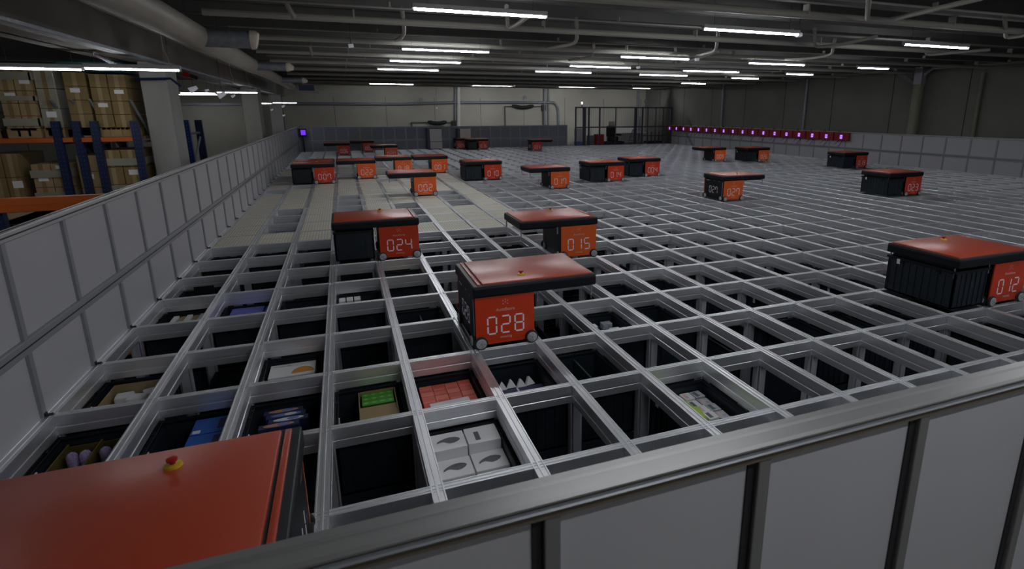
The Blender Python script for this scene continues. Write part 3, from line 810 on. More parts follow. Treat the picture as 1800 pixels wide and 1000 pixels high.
# black clips where the rails meet the left fence
clip = MB().tube([(-.012, 0, .004), (.02, 0, .006)], .008, None, 8).box(-.02, -.012, 0, -.008, .012, .02).mesh('fence_clip', 'seal')
for j in range(0, 26):
    o = put('clip', clip, grid, (GX0+.0, j*V, 0.0))

# ------------------------------------------------------------------ charging boxes on the right fence
y_near, y_far = 12.8, 24.0
XC = GX1+.15
cb = MB().box(-.09, -.305, .66, 0, .305, .94, None, .01)
cbm = cb.mesh('case', 'charger')
scm = MB().box(-.094, -.07, .715, -.089, .07, .865).mesh('screen', 'screen')
def zero_mb():
    mb = MB(); a, c, t = .040, .058, .018
    for (y0, z0, y1, z1) in ((-a, -c, a, -c+t), (-a, c-t, a, c), (-a, -c, -a+t, c), (a-t, -c, a, c)): mb.box(-.0975, y0, .79+z0, -.094, y1, .79+z1)
    return mb
zm = zero_mb().mesh('digit', 'glow')
bkm = MB().bar((-.0, .0, .66), (-.0, .18, .44), .014, 'steel_dark').bar((-.04, .12, .66), (-.12, .24, .52), .012, 'steel_dark').tube([(-.02, .1, .94), (-.03, .16, 1.0), (-.01, .22, .94)], .01, 'hose', 6).mesh('bracket', 'steel_dark')
for k in range(18):
    y = y_near + (y_far-y_near)*k/17
    t = thing('charging_box', f"red wall box with glowing violet display, {ordinal(k+1)} from the near end of the row", 'charger', (XC, y, 0), 'charging boxes on the right fence')
    put('case', cbm, t); d = put('display', scm, t); put('digit', zm, d); put('bracket', bkm, t)
# violet unit in the rear left corner
c = at(532, 236, GY1-.15)
t = thing('corner_display', 'small violet-lit box on a post in the rear left corner', 'display', (c.x, GY1-.15, 0))
put('case', MB().box(-.14, -.03, .62, .14, .06, .96, None, .01).mesh('case', 'seal'), t)
put('screen', MB().box(-.06, -.036, .70, .12, -.03, .90).mesh('screen', 'violet'), t)
put('stand', MB().box(-.03, 0, 0, .03, .05, .62).tube([(-.1, 0, .95), (-.08, 0, 1.06), (0, 0, 1.06), (.02, 0, .95)], .01, None, 6).mesh('stand', 'seal'), t)

# ------------------------------------------------------------------ lights
def tube_light(px0, py0, px1, py1, zz, label, dim=False, y=None, drop=0.45):
    if y is None:
        a, b_ = atz(px0, py0, zz), atz(px1, py1, zz); yy = (a.y+b_.y)/2; x0, x1 = a.x, b_.x; z = zz
    else:
        a, b_ = at(px0, py0, y), at(px1, py1, y); yy = y; x0, x1 = a.x, b_.x; z = (a.z+b_.z)/2
    return tube_at(x0, x1, yy, z, label, dim, drop)
def tube_at(x0, x1, yy, z, label, dim=False, drop=0.45, grp='tube lights under the ceiling'):
    t = thing('tube_light', label, 'light', ((x0+x1)/2, yy, z), grp)
    h = (x1-x0)/2
    put('housing', MB().box(-h-.02, -.032, .012, h+.02, .032, .06, None, .006).box(-h-.02, -.02, -.01, -h, .02, .03).box(h, -.02, -.01, h+.02, .02, .03).mesh('housing', 'housing'), t)
    pts = [(.026*math.cos(math.pi*(1+k/10)), .022*math.sin(math.pi*(1+k/10))+.012) for k in range(11)]
    put('tube', MB().prism(pts, 'x', -h, h).mesh('tube', 'tube_rear' if dim == 3 else 'tube_aisle' if dim == 2 else ('tube_dim' if dim else 'tube')), t)
    put('hanger', MB().tube([(-h*.8, 0, .06), (-h*.8, 0, drop)], .003, None, 5).tube([(h*.8, 0, .06), (h*.8, 0, drop)], .003, None, 5).mesh('hanger', 'steel_dark'), t)
    return t
ZL = 2.66
L = [((727,17),(960,30),0),((1240,51),(1399,62),0),((1588,79),(1702,85),0),((707,87),(859,92),0),((1093,100),(1208,105),0),((1318,111),(1411,115),0),
     ((685,108),(811,110),0),((1004,116),(1105,120),0),((1206,124),(1292,128),0),((664,122),(771,124),1),((945,125),(1034,129),1),((1128,131),(1203,134),1),
     ((1514,119),(1554,122),1),((1386,130),(1424,132),1),((1291,137),(1327,139),1),((1205,146),(1232,148),1)]
rows = ['nearest row', 'second row', 'third row', 'fourth, dim row']
cols = ['leftmost', 'second from left', 'third from left']
for n, (a, b_, dim) in enumerate(L):
    if n < 12: lb = f"{'dim' if dim else 'white'} ceiling tube light, {rows[n//3]}, {cols[n%3]}"
    else: lb = f"short tube light at the right wall, {('nearest','second','third','farthest')[n-12]} of four"
    tube_light(*a, *b_, ZL, lb, bool(dim) and n < 12, drop=ZS-ZL+.01)
for n, (a, b_) in enumerate([((650,148),(726,148)),((831,149),(899,150)),((983,151),(1044,153)),((1113,154),(1142,154))]):
    tube_light(*a, *b_, 0, f"tube light above the rear fence, {('leftmost','second from left','third from left','rightmost')[n]} of four", 3, y=25.2, drop=.62)
# rows above and behind the camera
for r, yy in enumerate((.2, -2.6, -5.6)):
    for c_, xx in enumerate((1.7, 5.4, 8.9)):
        tube_at(xx-.75, xx+.75, yy, ZL, f"tube light outside the picture, {('overhead','behind','far behind')[r]}, {cols[c_]}", False, ZS-ZL+.01)
for n, (a, b_, yy) in enumerate([((0,121),(143,122),6.3),((151,122),(315,123),6.3),((318,164),(378,164),15.5),((382,163),(452,163),15.5),((452,182),(477,182),22.5),((480,181),(521,181),22.5)]):
    tube_light(*a, *b_, 0, f"{('left','right')[n%2]} tube of the {('near','middle','far')[n//2]} pair over the pallet aisle", 2, y=yy, drop=1.1)

for n, (xx, yy) in enumerate(((-7.5, 13.0), (-7.5, 20.0), (-5.0, 25.0), (-3.6, 2.0))):  # first three added to brighten the partition; last inferred from a highlight
    tube_at(xx-.75, xx+.75, yy, 2.3, f"added tube light in the pallet area outside the picture, {('middle','rear','rearmost','near')[n]}", 0 if n == 3 else 2, 1.13)
# ------------------------------------------------------------------ ceiling conduits
def smooth_path(pts, rad=.12, n=5):
    P_ = [Vector(p) for p in pts]; out = [P_[0]]
    for k in range(1, len(P_)-1):
        a, b_, c_ = P_[k-1], P_[k], P_[k+1]
        r = min(rad, (a-b_).length*.45, (c_-b_).length*.45)
        p, q = b_+(a-b_).normalized()*r, b_+(c_-b_).normalized()*r
        for s_ in range(n+1):
            t_ = s_/n; out.append(p*(1-t_)**2 + b_*2*t_*(1-t_) + q*t_**2)
    return out + [P_[-1]]
Z_P = 2.80
pipe_y = [1.2+2.4*k for k in range(-1, 11)]
for k, yy in enumerate(pipe_y):
    mb = MB().tube([(-1.2, yy, Z_P), (XR-.3, yy, Z_P)], .045, None, 10)
    for xx in [0.5+2.6*q for q in range(7)]: mb.box(xx-.012, yy-.05, Z_P, xx+.012, yy+.05, ZR+.004)
    o = put('ceiling_pipe', mb.mesh('ceiling_pipe', 'pipe', True)); tag(o, f"beige pipe running across under the ribs, {ordinal(k+1)} from the viewpoint", 'pipe', 'pipes across the ceiling')
for k in range(11):
    yy = .55+2.4*k
    mb = MB().tube([(-1.2, yy, 2.86), (XR-.3, yy, 2.86)], .014, None, 6)
    for xx in [0.9+3.1*q for q in range(6)]: mb.box(xx-.01, yy-.01, 2.86, xx+.01, yy+.06, ZR+.01)
    o = put('thin_conduit', mb.mesh('thin_conduit', 'pipe', True)); tag(o, f"thin pale conduit across the ceiling, {ordinal(k+1)} from the viewpoint", 'conduit', 'thin conduits across the ceiling')
nb = 0
BENDS = ['large one at the upper right corner', 'just above the second bright tube light', 'small one left of the second bright tube', 'between the second and third bright tubes',
         'at the right picture edge', 'left of the short tubes at the right wall', 'long one right of the first bright tube', 'left of the topmost tube light',
         'small one in the middle of the ceiling', 'crossing the right end of the topmost tube', 'just above the olive column']
for (pa, pb_, pc, pd) in [((1526,0),(1524,36),(1560,36),(1725,2)), ((1186,98),(1190,112),(1215,106),(1262,94)), ((1262,72),(1258,90),(1225,98),(1170,100)),
                      ((1430,72),(1432,83),(1470,80),(1540,68)), ((1762,52),(1768,66),(1790,64),(1830,58)), ((1466,86),(1462,97),(1420,103),(1380,106)),
                      ((1013,56),(1014,72),(1005,78),(962,88)), ((708,41),(711,58),(704,68),(697,74)), ((1044,92),(1042,99),(1020,104),(1000,108)),
                      ((891,37),(893,50),(908,44),(930,32)), ((1625,90),(1628,97),(1660,94),(1740,90))]:
    nb += 1
    zz = 2.74
    p3 = [atz(*q, zz) for q in (pa, pb_, pc, pd)]
    p3[0].z = ZR-.008; p3[3].z = zz+.03
    o = put('bent_conduit', MB().tube(smooth_path(p3, .25), .028, None, 8).mesh('bent_conduit', 'pipe', True))
    tag(o, "bent conduit on the ceiling, " + BENDS[nb-1], 'conduit', 'bent conduits on the ceiling')
# short drop at upper left
for q, (a, b_) in enumerate((((500,0),(518,32)), ((543,78),(549,97)))):
    p, r_ = atz(*a, ZR-.01), atz(*b_, 2.72)
    o = put('bent_conduit', MB().tube([p, r_], .03, None, 8).mesh('bent_conduit', 'pipe', True)); tag(o, ('short slanted conduit at the upper left, nearer one', 'short slanted conduit at the upper left, farther one')[q], 'conduit', 'bent conduits on the ceiling')
# small end lamps
for q, (px, py) in enumerate(((1404, 62), (1225, 105), (1122, 119), (904, 151), (617, 81), (768, 206))):
    p = atz(px, py, 2.68) if py < 140 else at(px, py, 21.4)
    if q == 5: p = at(px, 190, 27.9)
    o = put('ceiling_sensor', MB().tube([p+Vector((-.04, 0, 0)), p+Vector((.04, 0, .01))], .03, 'spot_white', 8).tube([p, (p.x, p.y, ZS+.01)], .006, 'steel_dark', 5).mesh('ceiling_sensor', 'spot_white'))
    tag(o, ('small white fitting at end of the bright second light', 'small white fitting right of a second row light', 'small white fitting right of a third row light', 'small white fitting by the rear tube lights', 'flat pale fitting on the ceiling left of the lights', 'small fitting on the rear wall')[q], 'fitting')

# ------------------------------------------------------------------ big duct and left beam
DX, DZ, DR = -1.38, 2.56, .15
def duct():
    t = thing('air_duct', 'large beige round air duct along the left ceiling beam', 'duct', (DX, 0, DZ))
    pts, rr = [], []
    for (y_, r_) in ((-6, .20), (1.55, .20), (1.75, .17), (2.0, .152), (6.9, .15), (6.95, .157), (7.05, .157), (7.1, .15), (11.6, .148), (11.9, .13), (12.1, .125), (22, .12)):
        pts.append((0, y_, 0)); rr.append(r_)
    put('main_duct', MB().tube(pts, rr, None, 28).mesh('main_duct', 'duct', True), t)
    for (y_, ln, r_) in ((6.4, .62, .105), (11.2, .66, .085), (16.8, .66, .075)):
        mb = MB().tube([(.05, y_, -.02), (ln, y_, -.02)], r_, 'galv', 18)
        for k in range(5): mb.tube([(.17+k*.1, y_, -.02), (.18+k*.1, y_, -.02)], r_+.004, 'galv', 18)
        br = put('branch_duct', mb.mesh('branch_duct', 'galv', True), t)
        put('end_cap', MB().tube([(ln-.01, y_, -.02), (ln+.035, y_, -.02), (ln+.05, y_, -.025), ((ln+.07, y_, -.03) if y_ < 8 else (ln+.13, y_, -.05))], [r_+.012, r_+.014, r_+.006, r_*(.95 if y_ < 8 else .5)], 'cap', 18).mesh('end_cap', 'cap', True), br)
    hm_ = MB().tube([(0, 0, .1), (0, 0, ZR-DZ+.3)], .004, None, 5).mesh('hanger', 'steel_dark')
    for k in range(13): put('hanger', hm_, t, (0, -4+2.0*k, 0))
duct()
o = put('ceiling_beam', MB().box(-2.6, YF, 2.34, -2.12, YB, 3.42, None, .01).box(-2.75, YF, 2.34, -2.55, YB, 2.5).mesh('ceiling_beam', 'concrete_dark'))
tag(o, 'deep dark concrete beam running along the left of the hall', 'beam')
o = put('cable_tray', MB().box(-2.19, YF+1, 2.30, -2.05, YB-1, 2.335, None, .004).mesh('cable_tray', 'galv')); tag(o, 'narrow grey tray along the lower edge of the left beam', 'tray')
o = put('ceiling_beam', MB().box(-6.2, 4.5, 2.62, -3.2, 5.3, 3.42).mesh('ceiling_beam', 'concrete_ceiling')); tag(o, 'pale concrete cross beam above the pallet racks, nearer one', 'beam', 'cross beams left')
o = put('ceiling_beam', MB().box(-9.5, 10.6, 2.55, -2.6, 11.4, 3.42).mesh('ceiling_beam', 'concrete_ceiling')); tag(o, 'pale concrete cross beam above the pallet racks, farther one', 'beam', 'cross beams left')
# hanging cables
for q, (x_, y_) in enumerate(((-1.9, 7.6), (-1.9, 13.0), (-1.9, 15.5))):
    mb = MB().tube([(x_-.12, y_, 2.9), (x_-.12, y_, 2.5), (x_-.08, y_, 2.38), (x_-.1, y_+.1, 2.33)], .006, None, 5)
    o = put('hanging_cable', mb.mesh('hanging_cable', 'cab')); tag(o, ('thin pale cable hanging on the beam, nearest', 'thin pale cable hanging on the beam, middle', 'thin pale cable hanging on the beam, farthest')[q], 'cable')
# dark unit at far end of duct
p = at(545, 158, 20.5)
o = put('ceiling_fan_unit', MB().box(p.x-.35, p.y-.2, p.z-.02, p.x+.15, p.y+.2, p.z+.16, 'navy').box(p.x-.2, p.y-.2, p.z-.10, p.x+.3, p.y+.2, p.z-.05, 'duct').mesh('ceiling_fan_unit', 'navy')); tag(o, 'dark flat ventilation unit at the far end of the duct', 'ventilation')

# ------------------------------------------------------------------ concrete columns left
def column(px0, px1, py, Y, depth, label, m='concrete_column', name='concrete_column', ztop_=2.34):
    a, b_ = at(px0, py, Y), at(px1, py, Y)
    o = put(name, MB().box(a.x, Y, ZF, b_.x, Y+depth, ztop_, None, .015).mesh(name, m)); return tag(o, label, 'column', 'concrete columns')
column(256, 303, 200, 7.9, .6, 'pale concrete column nearest, behind the left fence', ztop_=2.62)
column(428, 457, 200, 17.3, .8, 'darker concrete column, second behind the left fence', 'concrete_dark')
column(475, 497, 200, 24.5, .5, 'palest concrete column, farthest behind the left fence')
# light inner wall behind the columns
a, b_ = at(318, 200, 26.8), at(428, 200, 26.8)
o = put('partition', MB().box(a.x-2.5, 26.8, ZF, b_.x+.2, 26.95, 1.9, None).box(a.x-2.5, 26.7, 1.9, b_.x+.2, 27.0, 2.0, 'galv').mesh('partition', 'concrete_wall')); tag(o, 'plain beige partition with dark header between the columns', 'partition')

# ------------------------------------------------------------------ pallet racks
def rack_upright(mbx, x, y, z0, z1, wx=.09, wy=.07, m='rack_blue', holes=True):
    hole = 'galv' if m == 'rack_blue2' else 'steel_dark'
    mbx.box(x-wx/2, y-wy/2, z0, x+wx/2, y+wy/2, z1, m)
    if holes:
        z = z0+.05
        while z < z1-.03:
            mbx.box(x-.025, y-wy/2-.003, z, x-.015, y-wy/2, z+.014, hole); mbx.box(x+.015, y-wy/2-.003, z, x+.025, y-wy/2, z+.014, hole); z += .06
    return mbx
def rack_frame(t, x, y0, y1, ztp, m='rack_blue', zb=None):
    zb = ZF if zb is None else zb
    put('post', rack_upright(MB(), x, y0, zb, ztp, m=m).mesh('post', m), t)
    put('post', rack_upright(MB(), x, y1, zb, ztp, m=m).mesh('post', m), t)
    mb = MB(); z = -.6; k = 0
    mb.box(x-.012, y0, ztp-.32, x+.012, y1, ztp-.29)
    while z < ztp-.4:
        mb.bar((x, y0 if k % 2 else y1, z), (x, y1 if k % 2 else y0, z+.8), .03); z += .8; k += 1
    put('brace', mb.mesh('brace', 'galv'), t)
def carton_stack(cx, cy, z0, wx, wy, h, nz, nx, label, m='carton', wrap=False):
    t = thing('pallet_load', label, 'cartons', (cx, cy, z0), 'loaded pallets on the racks')
    mp = MB()
    for k in range(3): mp.box(-wx/2, -wy/2+k*(wy-.1)/2, 0, wx/2, -wy/2+k*(wy-.1)/2+.1, .022)
    for a_ in (-wx/2, -.07, wx/2-.14):
        for k in range(3): mp.box(a_, -wy/2+k*(wy-.1)/2, .022, a_+.14, -wy/2+k*(wy-.1)/2+.1, .10)
    for k in range(7): mp.box(-wx/2+k*(wx-.1)/6, -wy/2, .10, -wx/2+k*(wx-.1)/6+.1, wy/2, .125)
    put('pallet', mp.mesh('pallet', 'wood'), t)
    hh = (h-.13)/nz; ww = wx/nx; bi = 0
    for a_ in range(nz):
        for c_ in range(nx):
            for d_ in range(2):
                if d_ == 1 and a_ < nz-1: continue
            mb = MB().box(-wx/2+c_*ww+.004, -wy/2+.01, .127+a_*hh+.002, -wx/2+(c_+1)*ww-.004, wy/2-.01, .127+(a_+1)*hh-.002, None, .006)
            mb.box(-wx/2+(c_+.5)*ww-.025, -wy/2+.008, .127+a_*hh+.004, -wx/2+(c_+.5)*ww+.025, -wy/2+.0115, .127+(a_+1)*hh-.004, 'carton' if m != 'carton' else 'carton_pale')
            if (a_*3+c_*5+int(cx*7)) % 4 == 0: mb.box(-wx/2+c_*ww+.06, -wy/2+.006, .127+a_*hh+hh*.55, -wx/2+c_*ww+.17, -wy/2+.0115, .127+a_*hh+hh*.85, 'white')
            put('carton', mb.mesh('carton', m), t)
    if wrap:
        mb = MB(); ex = .012
        for (z_, hz) in ((.16, .10), (.16+h*.35, .06), (h*.8, .10)):
            mb.box(-wx/2-ex, -wy/2-ex, z_, wx/2+ex, -wy/2+.004, z_+hz); mb.box(wx/2-.004, -wy/2-ex, z_, wx/2+ex, wy/2+ex, z_+hz)
        put('stretch_wrap', mb.mesh('stretch_wrap', 'wrap'), t)
    return t
# near rack: thick orange beam just over the fence
YN = 4.2
pz = at(60, 346, YN).z; pz2 = at(60, 371, YN).z
t = thing('pallet_rack', 'nearest rack with a thick orange beam just above the fence', 'rack', (0, 0, 0))
xa, xb = at(-60, 358, YN).x, -1.75
put('beam', MB().box(xa-2, YN-.03, pz2, xb, YN+.03, pz, None, .004).box(xa-2, YN-.033, (pz+pz2)/2-.004, xb, YN-.028, (pz+pz2)/2+.004, 'rack_orange').mesh('beam', 'rack_orange'), t)
put('post', rack_upright(MB(), at(-5, 390, YN).x, YN+.05, ZF, pz2).mesh('post', 'rack_blue'), t)
put('post', rack_upright(MB(), xb-.1, YN+.05, ZF, pz2).mesh('post', 'rack_blue'), t)
zs = pz2-.02
for k in range(2):
    cx = at((-25, 112)[k], 385, YN+.5).x
    carton_stack(cx, YN+.55, pz2-1.35, .8, .8, 1.22, 4, 2, ('wrapped carton pallet under the thick orange beam, left', 'wrapped carton pallet under the thick orange beam, right')[k], 'carton', True)
put('shelf', MB().box(xa-2, YN-.03, pz2-1.48, xb, YN+1.06, pz2-1.36).mesh('shelf', 'rack_orange'), t)
# far rack
YR = 7.6
t = thing('pallet_rack', 'blue and orange rack with cartons, left of the pale column', 'rack', (0, 0, 0))
zt = at(110, 213, YR).z
x1 = at(113, 290, YR).x; x2 = at(146, 290, YR).x; x2b = at(180, 290, YR).x; x3 = at(246, 270, YR).x
xl = at(-120, 245, YR).x
zbt, zbb = at(60, 243, YR).z, at(60, 251, YR).z
rack_frame(t, x1, YR, YR+1.0, zt); rack_frame(t, x2, YR+.05, YR+1.05, zt); rack_frame(t, x2b, YR, YR+1.0, zt); rack_frame(t, x3, YR, YR+1.0, zt)
for (xa_, xb_) in ((xl, x1-.045), (x1+.05, x2-.05), (x2+.05, x2b-.05), (x2b+.05, x3-.045)):
    put('beam', MB().box(xa_, YR-.03, zbb, xb_, YR+.03, zbt, None, .004).mesh('beam', 'rack_orange'), t)
    put('beam', MB().box(xa_, YR+.97, zbb, xb_, YR+1.03, zbt, None, .004).mesh('beam', 'rack_orange'), t)
    put('beam', MB().box(xa_, YR-.03, zbb-1.3, xb_, YR+.03, zbt-1.3, None, .004).mesh('beam', 'rack_orange'), t)
    put('beam', MB().box(xa_, YR+.97, zbb-1.3, xb_, YR+1.03, zbt-1.3, None, .004).mesh('beam', 'rack_orange'), t)
for k in range(3):
    put('shelf_board', MB().box(xl, YR+.1+.3*k, zbt-.04, x3, YR+.2+.3*k, zbt-.002).mesh('shelf_board', 'wood'), t)
    put('shelf_board', MB().box(xl, YR+.1+.3*k, zbt-1.34, x3, YR+.2+.3*k, zbt-1.302).mesh('shelf_board', 'wood'), t)
def xr(px, Y): return at(px, 230, Y).x
def load(px0, px1, Y, z0, h, nz, nx, label, m, wrap=False, dy=.8):
    a, b_ = xr(px0, Y), xr(px1, Y)
    carton_stack((a+b_)/2, Y+dy/2, z0, b_-a, dy, h, nz, nx, label, m, wrap)
load(12, 72, YR+.05, zbt+.002, .95, 5, 2, 'tall film-wrapped carton stack, leftmost complete one on the upper beam', 'carton_pale', True)
load(-60, -6, YR+.05, zbt+.002, .9, 4, 2, 'film-wrapped load cut off at the left edge', 'wrap')
load(78, 114, YR+.12, zbt+.002, .92, 3, 1, 'grey-brown wrapped load beside the blue posts', 'wrap')
load(172, 236, YR+.1, zbt+.002, .86, 4, 2, 'dark carton stack next to the pale column, upper level', 'carton')
load(128, 168, YR+.1, zbt+.002, .88, 4, 1, 'carton stack between the blue posts, upper level', 'carton')
load(38, 108, YR+.05, zbt-1.298, .95, 5, 2, 'pale carton stack on the lower level with taped seams', 'carton_pale', True)
load(-40, 18, YR+.05, zbt-1.298, 1.1, 3, 2, 'brown carton load at the left edge, lower level', 'carton')
load(168, 238, YR+.05, zbt-1.298, 1.12, 4, 2, 'film-wrapped cartons beside the pale column, lower level', 'carton', True)
load(122, 160, YR+.1, zbt-1.298, 1.05, 4, 1, 'cartons behind the crossed braces, lower level', 'carton_pale')
# backing rack row with green net and teal film
o = put('green_film', MB().box(xr(120, YR+.1), YR+.1, zbt+.884, xr(236, YR+.1), YR+.85, zbt+1.03, None, .02).mesh('green_film', 'teal')); tag(o, 'dark teal film bundle lying on the upper cartons', 'film')
# upright pair to the right of the first column
t = thing('pallet_rack', 'blue rack end frame standing right of the pale column', 'rack', (0, 0, 0))
p = at(325, 211, 10.2); q = at(343, 211, 10.9)
put('post', rack_upright(MB(), p.x, 10.2, ZF, p.z, .12, .08, 'rack_blue2').mesh('post', 'rack_blue2'), t)
put('post', rack_upright(MB(), q.x+.05, 10.9, ZF, q.z, .12, .08, 'rack_blue').mesh('post', 'rack_blue'), t)
mb = MB().bar((p.x, 10.2, p.z-.25), (q.x+.05, 10.9, p.z-.25), .03).bar((p.x, 10.2, p.z-.95), (q.x+.05, 10.9, p.z-.3), .03)
put('brace', mb.mesh('brace', 'galv'), t)

# small lamps and fittings in the left bay
for q, (px, py, Y, sz) in enumerate(((340, 157, 12, .07), (390, 167, 12, .07), (364, 159, 15, .04), (410, 169, 15, .04), (498, 187, 22, .05), (478, 193, 22, .04), (499, 203, 22, .04))):
    p = at(px, py, Y)
    o = put('spot_lamp', MB().tube([p+Vector((-sz, 0, -sz*.4)), p+Vector((sz, 0, sz*.6))], [sz*.9, sz*.5], 'spot_white', 10).tube([p, (p.x, p.y, ZS+.01)], .004, 'steel_dark', 5).mesh('spot_lamp', 'spot_white', True))
    tag(o, ('white spot lamp above the middle pair of tubes', 'white spot lamp just below the middle pair of tubes', 'tiny white fitting between the spot lamps', 'tiny white fitting right of the lower spot lamp', 'tiny white fitting under the far tubes', 'tiny white dot on the farthest column', 'tiny white fitting right of the farthest column')[q], 'lamp')
p = at(328, 132, 9.5)
o = put('red_alarm', MB().tube([p+Vector((-.05, 0, .02)), p+Vector((.04, 0, .0))], .04, 'red', 12).tube([p+Vector((.04, 0, 0)), p+Vector((.16, 0, -.05))], .03, 'seal', 10).mesh('red_alarm', 'red')); tag(o, 'small red and black alarm horn under the left beam', 'alarm')
p = at(232, 155, 8.8)
o = put('small_strip_lamp', MB().box(p.x-.09, p.y, p.z-.012, p.x+.09, p.y+.02, p.z+.012).tube([(p.x, p.y+.01, p.z), (p.x, p.y+.01, ZS+.01)], .004, 'steel_dark', 5).mesh('small_strip_lamp', 'lightdot')); tag(o, 'tiny strip lamp in front of the dark cartons', 'lamp')
pts = [at(178, 127, 8.3), at(205, 139, 8.3), at(240, 138, 8.3)]
o = put('curved_trim', MB().tube(pts, .012, None, 6).mesh('curved_trim', 'cab')); tag(o, 'pale bent strip below the near pair of tubes', 'strip')
pts = [at(236, 139, 7.8), at(300, 138, 7.78), at(318, 152, 7.78)]
o = put('blue_cable', MB().tube(pts, .018, None, 6).mesh('blue_cable', 'rack_blue')); tag(o, 'dark blue cable across the column top', 'cable')
mb = MB()
for q in range(7): p = at(166+q*5, 96+q*2.6, 6.5); mb.tube([p, p+Vector((.05, 0, -.01))], .02, 'galv', 8)
p = at(166, 98, 6.5); mb.tube([p+Vector((0, 0, .12)), p], .018, 'cab', 8)
o = put('pipe_clamp', mb.mesh('pipe_clamp', 'galv')); tag(o, 'bright metal pipe fittings under the left beam', 'fittings')

# ------------------------------------------------------------------ right side column and edge beam
XCc = 16.78
p = at(1625, 150, 11.2)
a = atx(1611, 235, XCc); 
cy = atx(1608, 200, XCc).y
t = thing('steel_column', 'round olive column with pale bracket arms by the right wall', 'column', (XCc, cy, 0))
put('shaft', MB().tube([(0, 0, ZF), (0, 0, 2.45)], .15, None, 20).mesh('shaft', 'col_green', True), t)
put('head', MB().box(-.10, -.13, 2.38, .10, .13, 2.95, None, .01).mesh('head', 'alu_post'), t)
put('arm', MB().bar((0, .08, 2.42), (0, .95, 2.93), .07).mesh('arm', 'alu_post'), t)
put('arm', MB().bar((0, -.1, 2.72), (0, -.42, 2.93), .07).mesh('arm', 'alu_post'), t)
o = put('edge_pipe', MB().tube([(XCc-.02, cy+.95, 2.885), (XCc-.02, YB-.2, 2.885)], .03, None, 8).tube([(XCc-.02, cy-.42, 2.885), (XCc-.02, YF+.3, 2.885)], .03, None, 8).mesh('edge_pipe', 'pipe')); tag(o, 'pale pipe along the top of the right wall', 'pipe')
o = put('downpipe', MB().tube([(XR-.08, cy-1.7, ZF), (XR-.08, cy-1.7, 2.7)], .05, None, 12).mesh('downpipe', 'col_green')); tag(o, 'thin dark pipe on the right wall, right of the olive column', 'pipe')
for q, yy in enumerate((15.3, 20.5)):
    o = put('downpipe', MB().tube([(XR-.07, yy, ZF), (XR-.07, yy, 2.9)], .05, None, 12).mesh('downpipe', 'galv')); tag(o, ('grey pipe on the right wall, left of the olive column', 'grey pipe on the right wall near the rear')[q], 'pipe')

# ------------------------------------------------------------------ rear wall services
YW = YB-.08
def W(px, py, y_=YW): return at(px, py, y_)
o = put('wall_pipe', MB().tube(smooth_path([W(500, 182), W(700, 183), W(800, 180), W(975, 180), W(981, 190), W(982, 232)], .35, 7), .07, None, 12).mesh('wall_pipe', 'galv', True)); tag(o, 'long grey pipe along the rear wall bending down at the right', 'pipe')
for q, (px, r) in enumerate(((800, .05), (806, .09), (957, .06), (964, .04), (1121, .06))):
    o = put('wall_pipe', MB().tube([W(px, 150), W(px, 240)], r, None, 10).mesh('wall_pipe', 'galv' if q != 1 else 'cab', True)); tag(o, ('thin vertical pipe on the rear wall, left of the pair', 'thicker pale vertical pipe on the rear wall, right of the pair', 'vertical pipe right of the upper black hose', 'thin vertical pipe next to the bent pipe', 'vertical pipe on the rear wall behind the cage')[q], 'pipe')
def sag(x0, x1, yp, lab, posts):
    t = thing('hose_rail', lab, 'hose', (0, 0, 0))
    n = 9; pts = []
    for k in range(n):
        f_ = k/(n-1); pts.append(W(x0+(x1-x0)*f_, yp+3.0*math.sin(math.pi*f_)-1.2))
    put('hose', MB().tube(pts, [.05]+[.1]*(n-2)+[.05], None, 10).mesh('hose', 'hose', True), t)
    a, c_ = W(posts[0], yp), W(posts[1], yp)
    put('support', MB().tube([a, c_], .02, None, 6).tube([a, (a.x, a.y, 0)], .035, None, 8).tube([c_, (c_.x, c_.y, 0)], .035, None, 8).box(c_.x-.1, c_.y-.05, c_.z-.25, c_.x+.14, c_.y+.05, c_.z+.08, 'hose').mesh('support', 'steel_dark'), t)
sag(752, 785, 215, 'short sagging black hose on a low rail before the rear wall', (723, 797))
sag(900, 938, 187, 'upper sagging black hose between two thin posts on rear wall', (887, 955))
for q, (px, py) in enumerate(((740, 175), (923, 171), (1135, 178))):
    p = W(px, py); o = put('wall_fitting', MB().tube([p, p+Vector((0, -.06, 0))], .09, None, 12).mesh('wall_fitting', 'galv')); tag(o, ('round grey fitting high on the rear wall, left', 'round grey fitting above the upper hose', 'round grey fitting on the wall above the cage')[q], 'fitting')
# pale cabinets at the rear fence
def cabinet(px0, px1, py0, py1, Y, label, lv):
    a, b_ = at(px0, py1, Y), at(px1, py0, Y)
    z0 = max(a.z, .0) if not lv else a.z
    t = thing('cabinet', label, 'cabinet', ((a.x+b_.x)/2, Y, z0))
    wd = (b_.x-a.x)/2; h = b_.z-z0
    put('body', MB().box(-wd-.12, .012, 0, wd, .30, h, 'cab_side', .004).mesh('body', 'cab_side'), t)
    if lv:
        put('door', MB().box(-wd, 0, 0, wd, .012, h).mesh('door', 'cab'), t)
    else:
        put('door', MB().box(-wd, 0, h*.36, wd, .012, h*.96).mesh('door', 'cab'), t); put('door', MB().box(-wd, 0, .01, wd, .012, h*.34).mesh('door', 'cab'), t)
cabinet(757, 776, 225, 262, GY1-.33, 'tall pale two-part cabinet at the rear fence', False)
cabinet(809, 827, 226, 243, GY1-.31, 'square pale cabinet mounted on the rear fence, above dark robot', True)

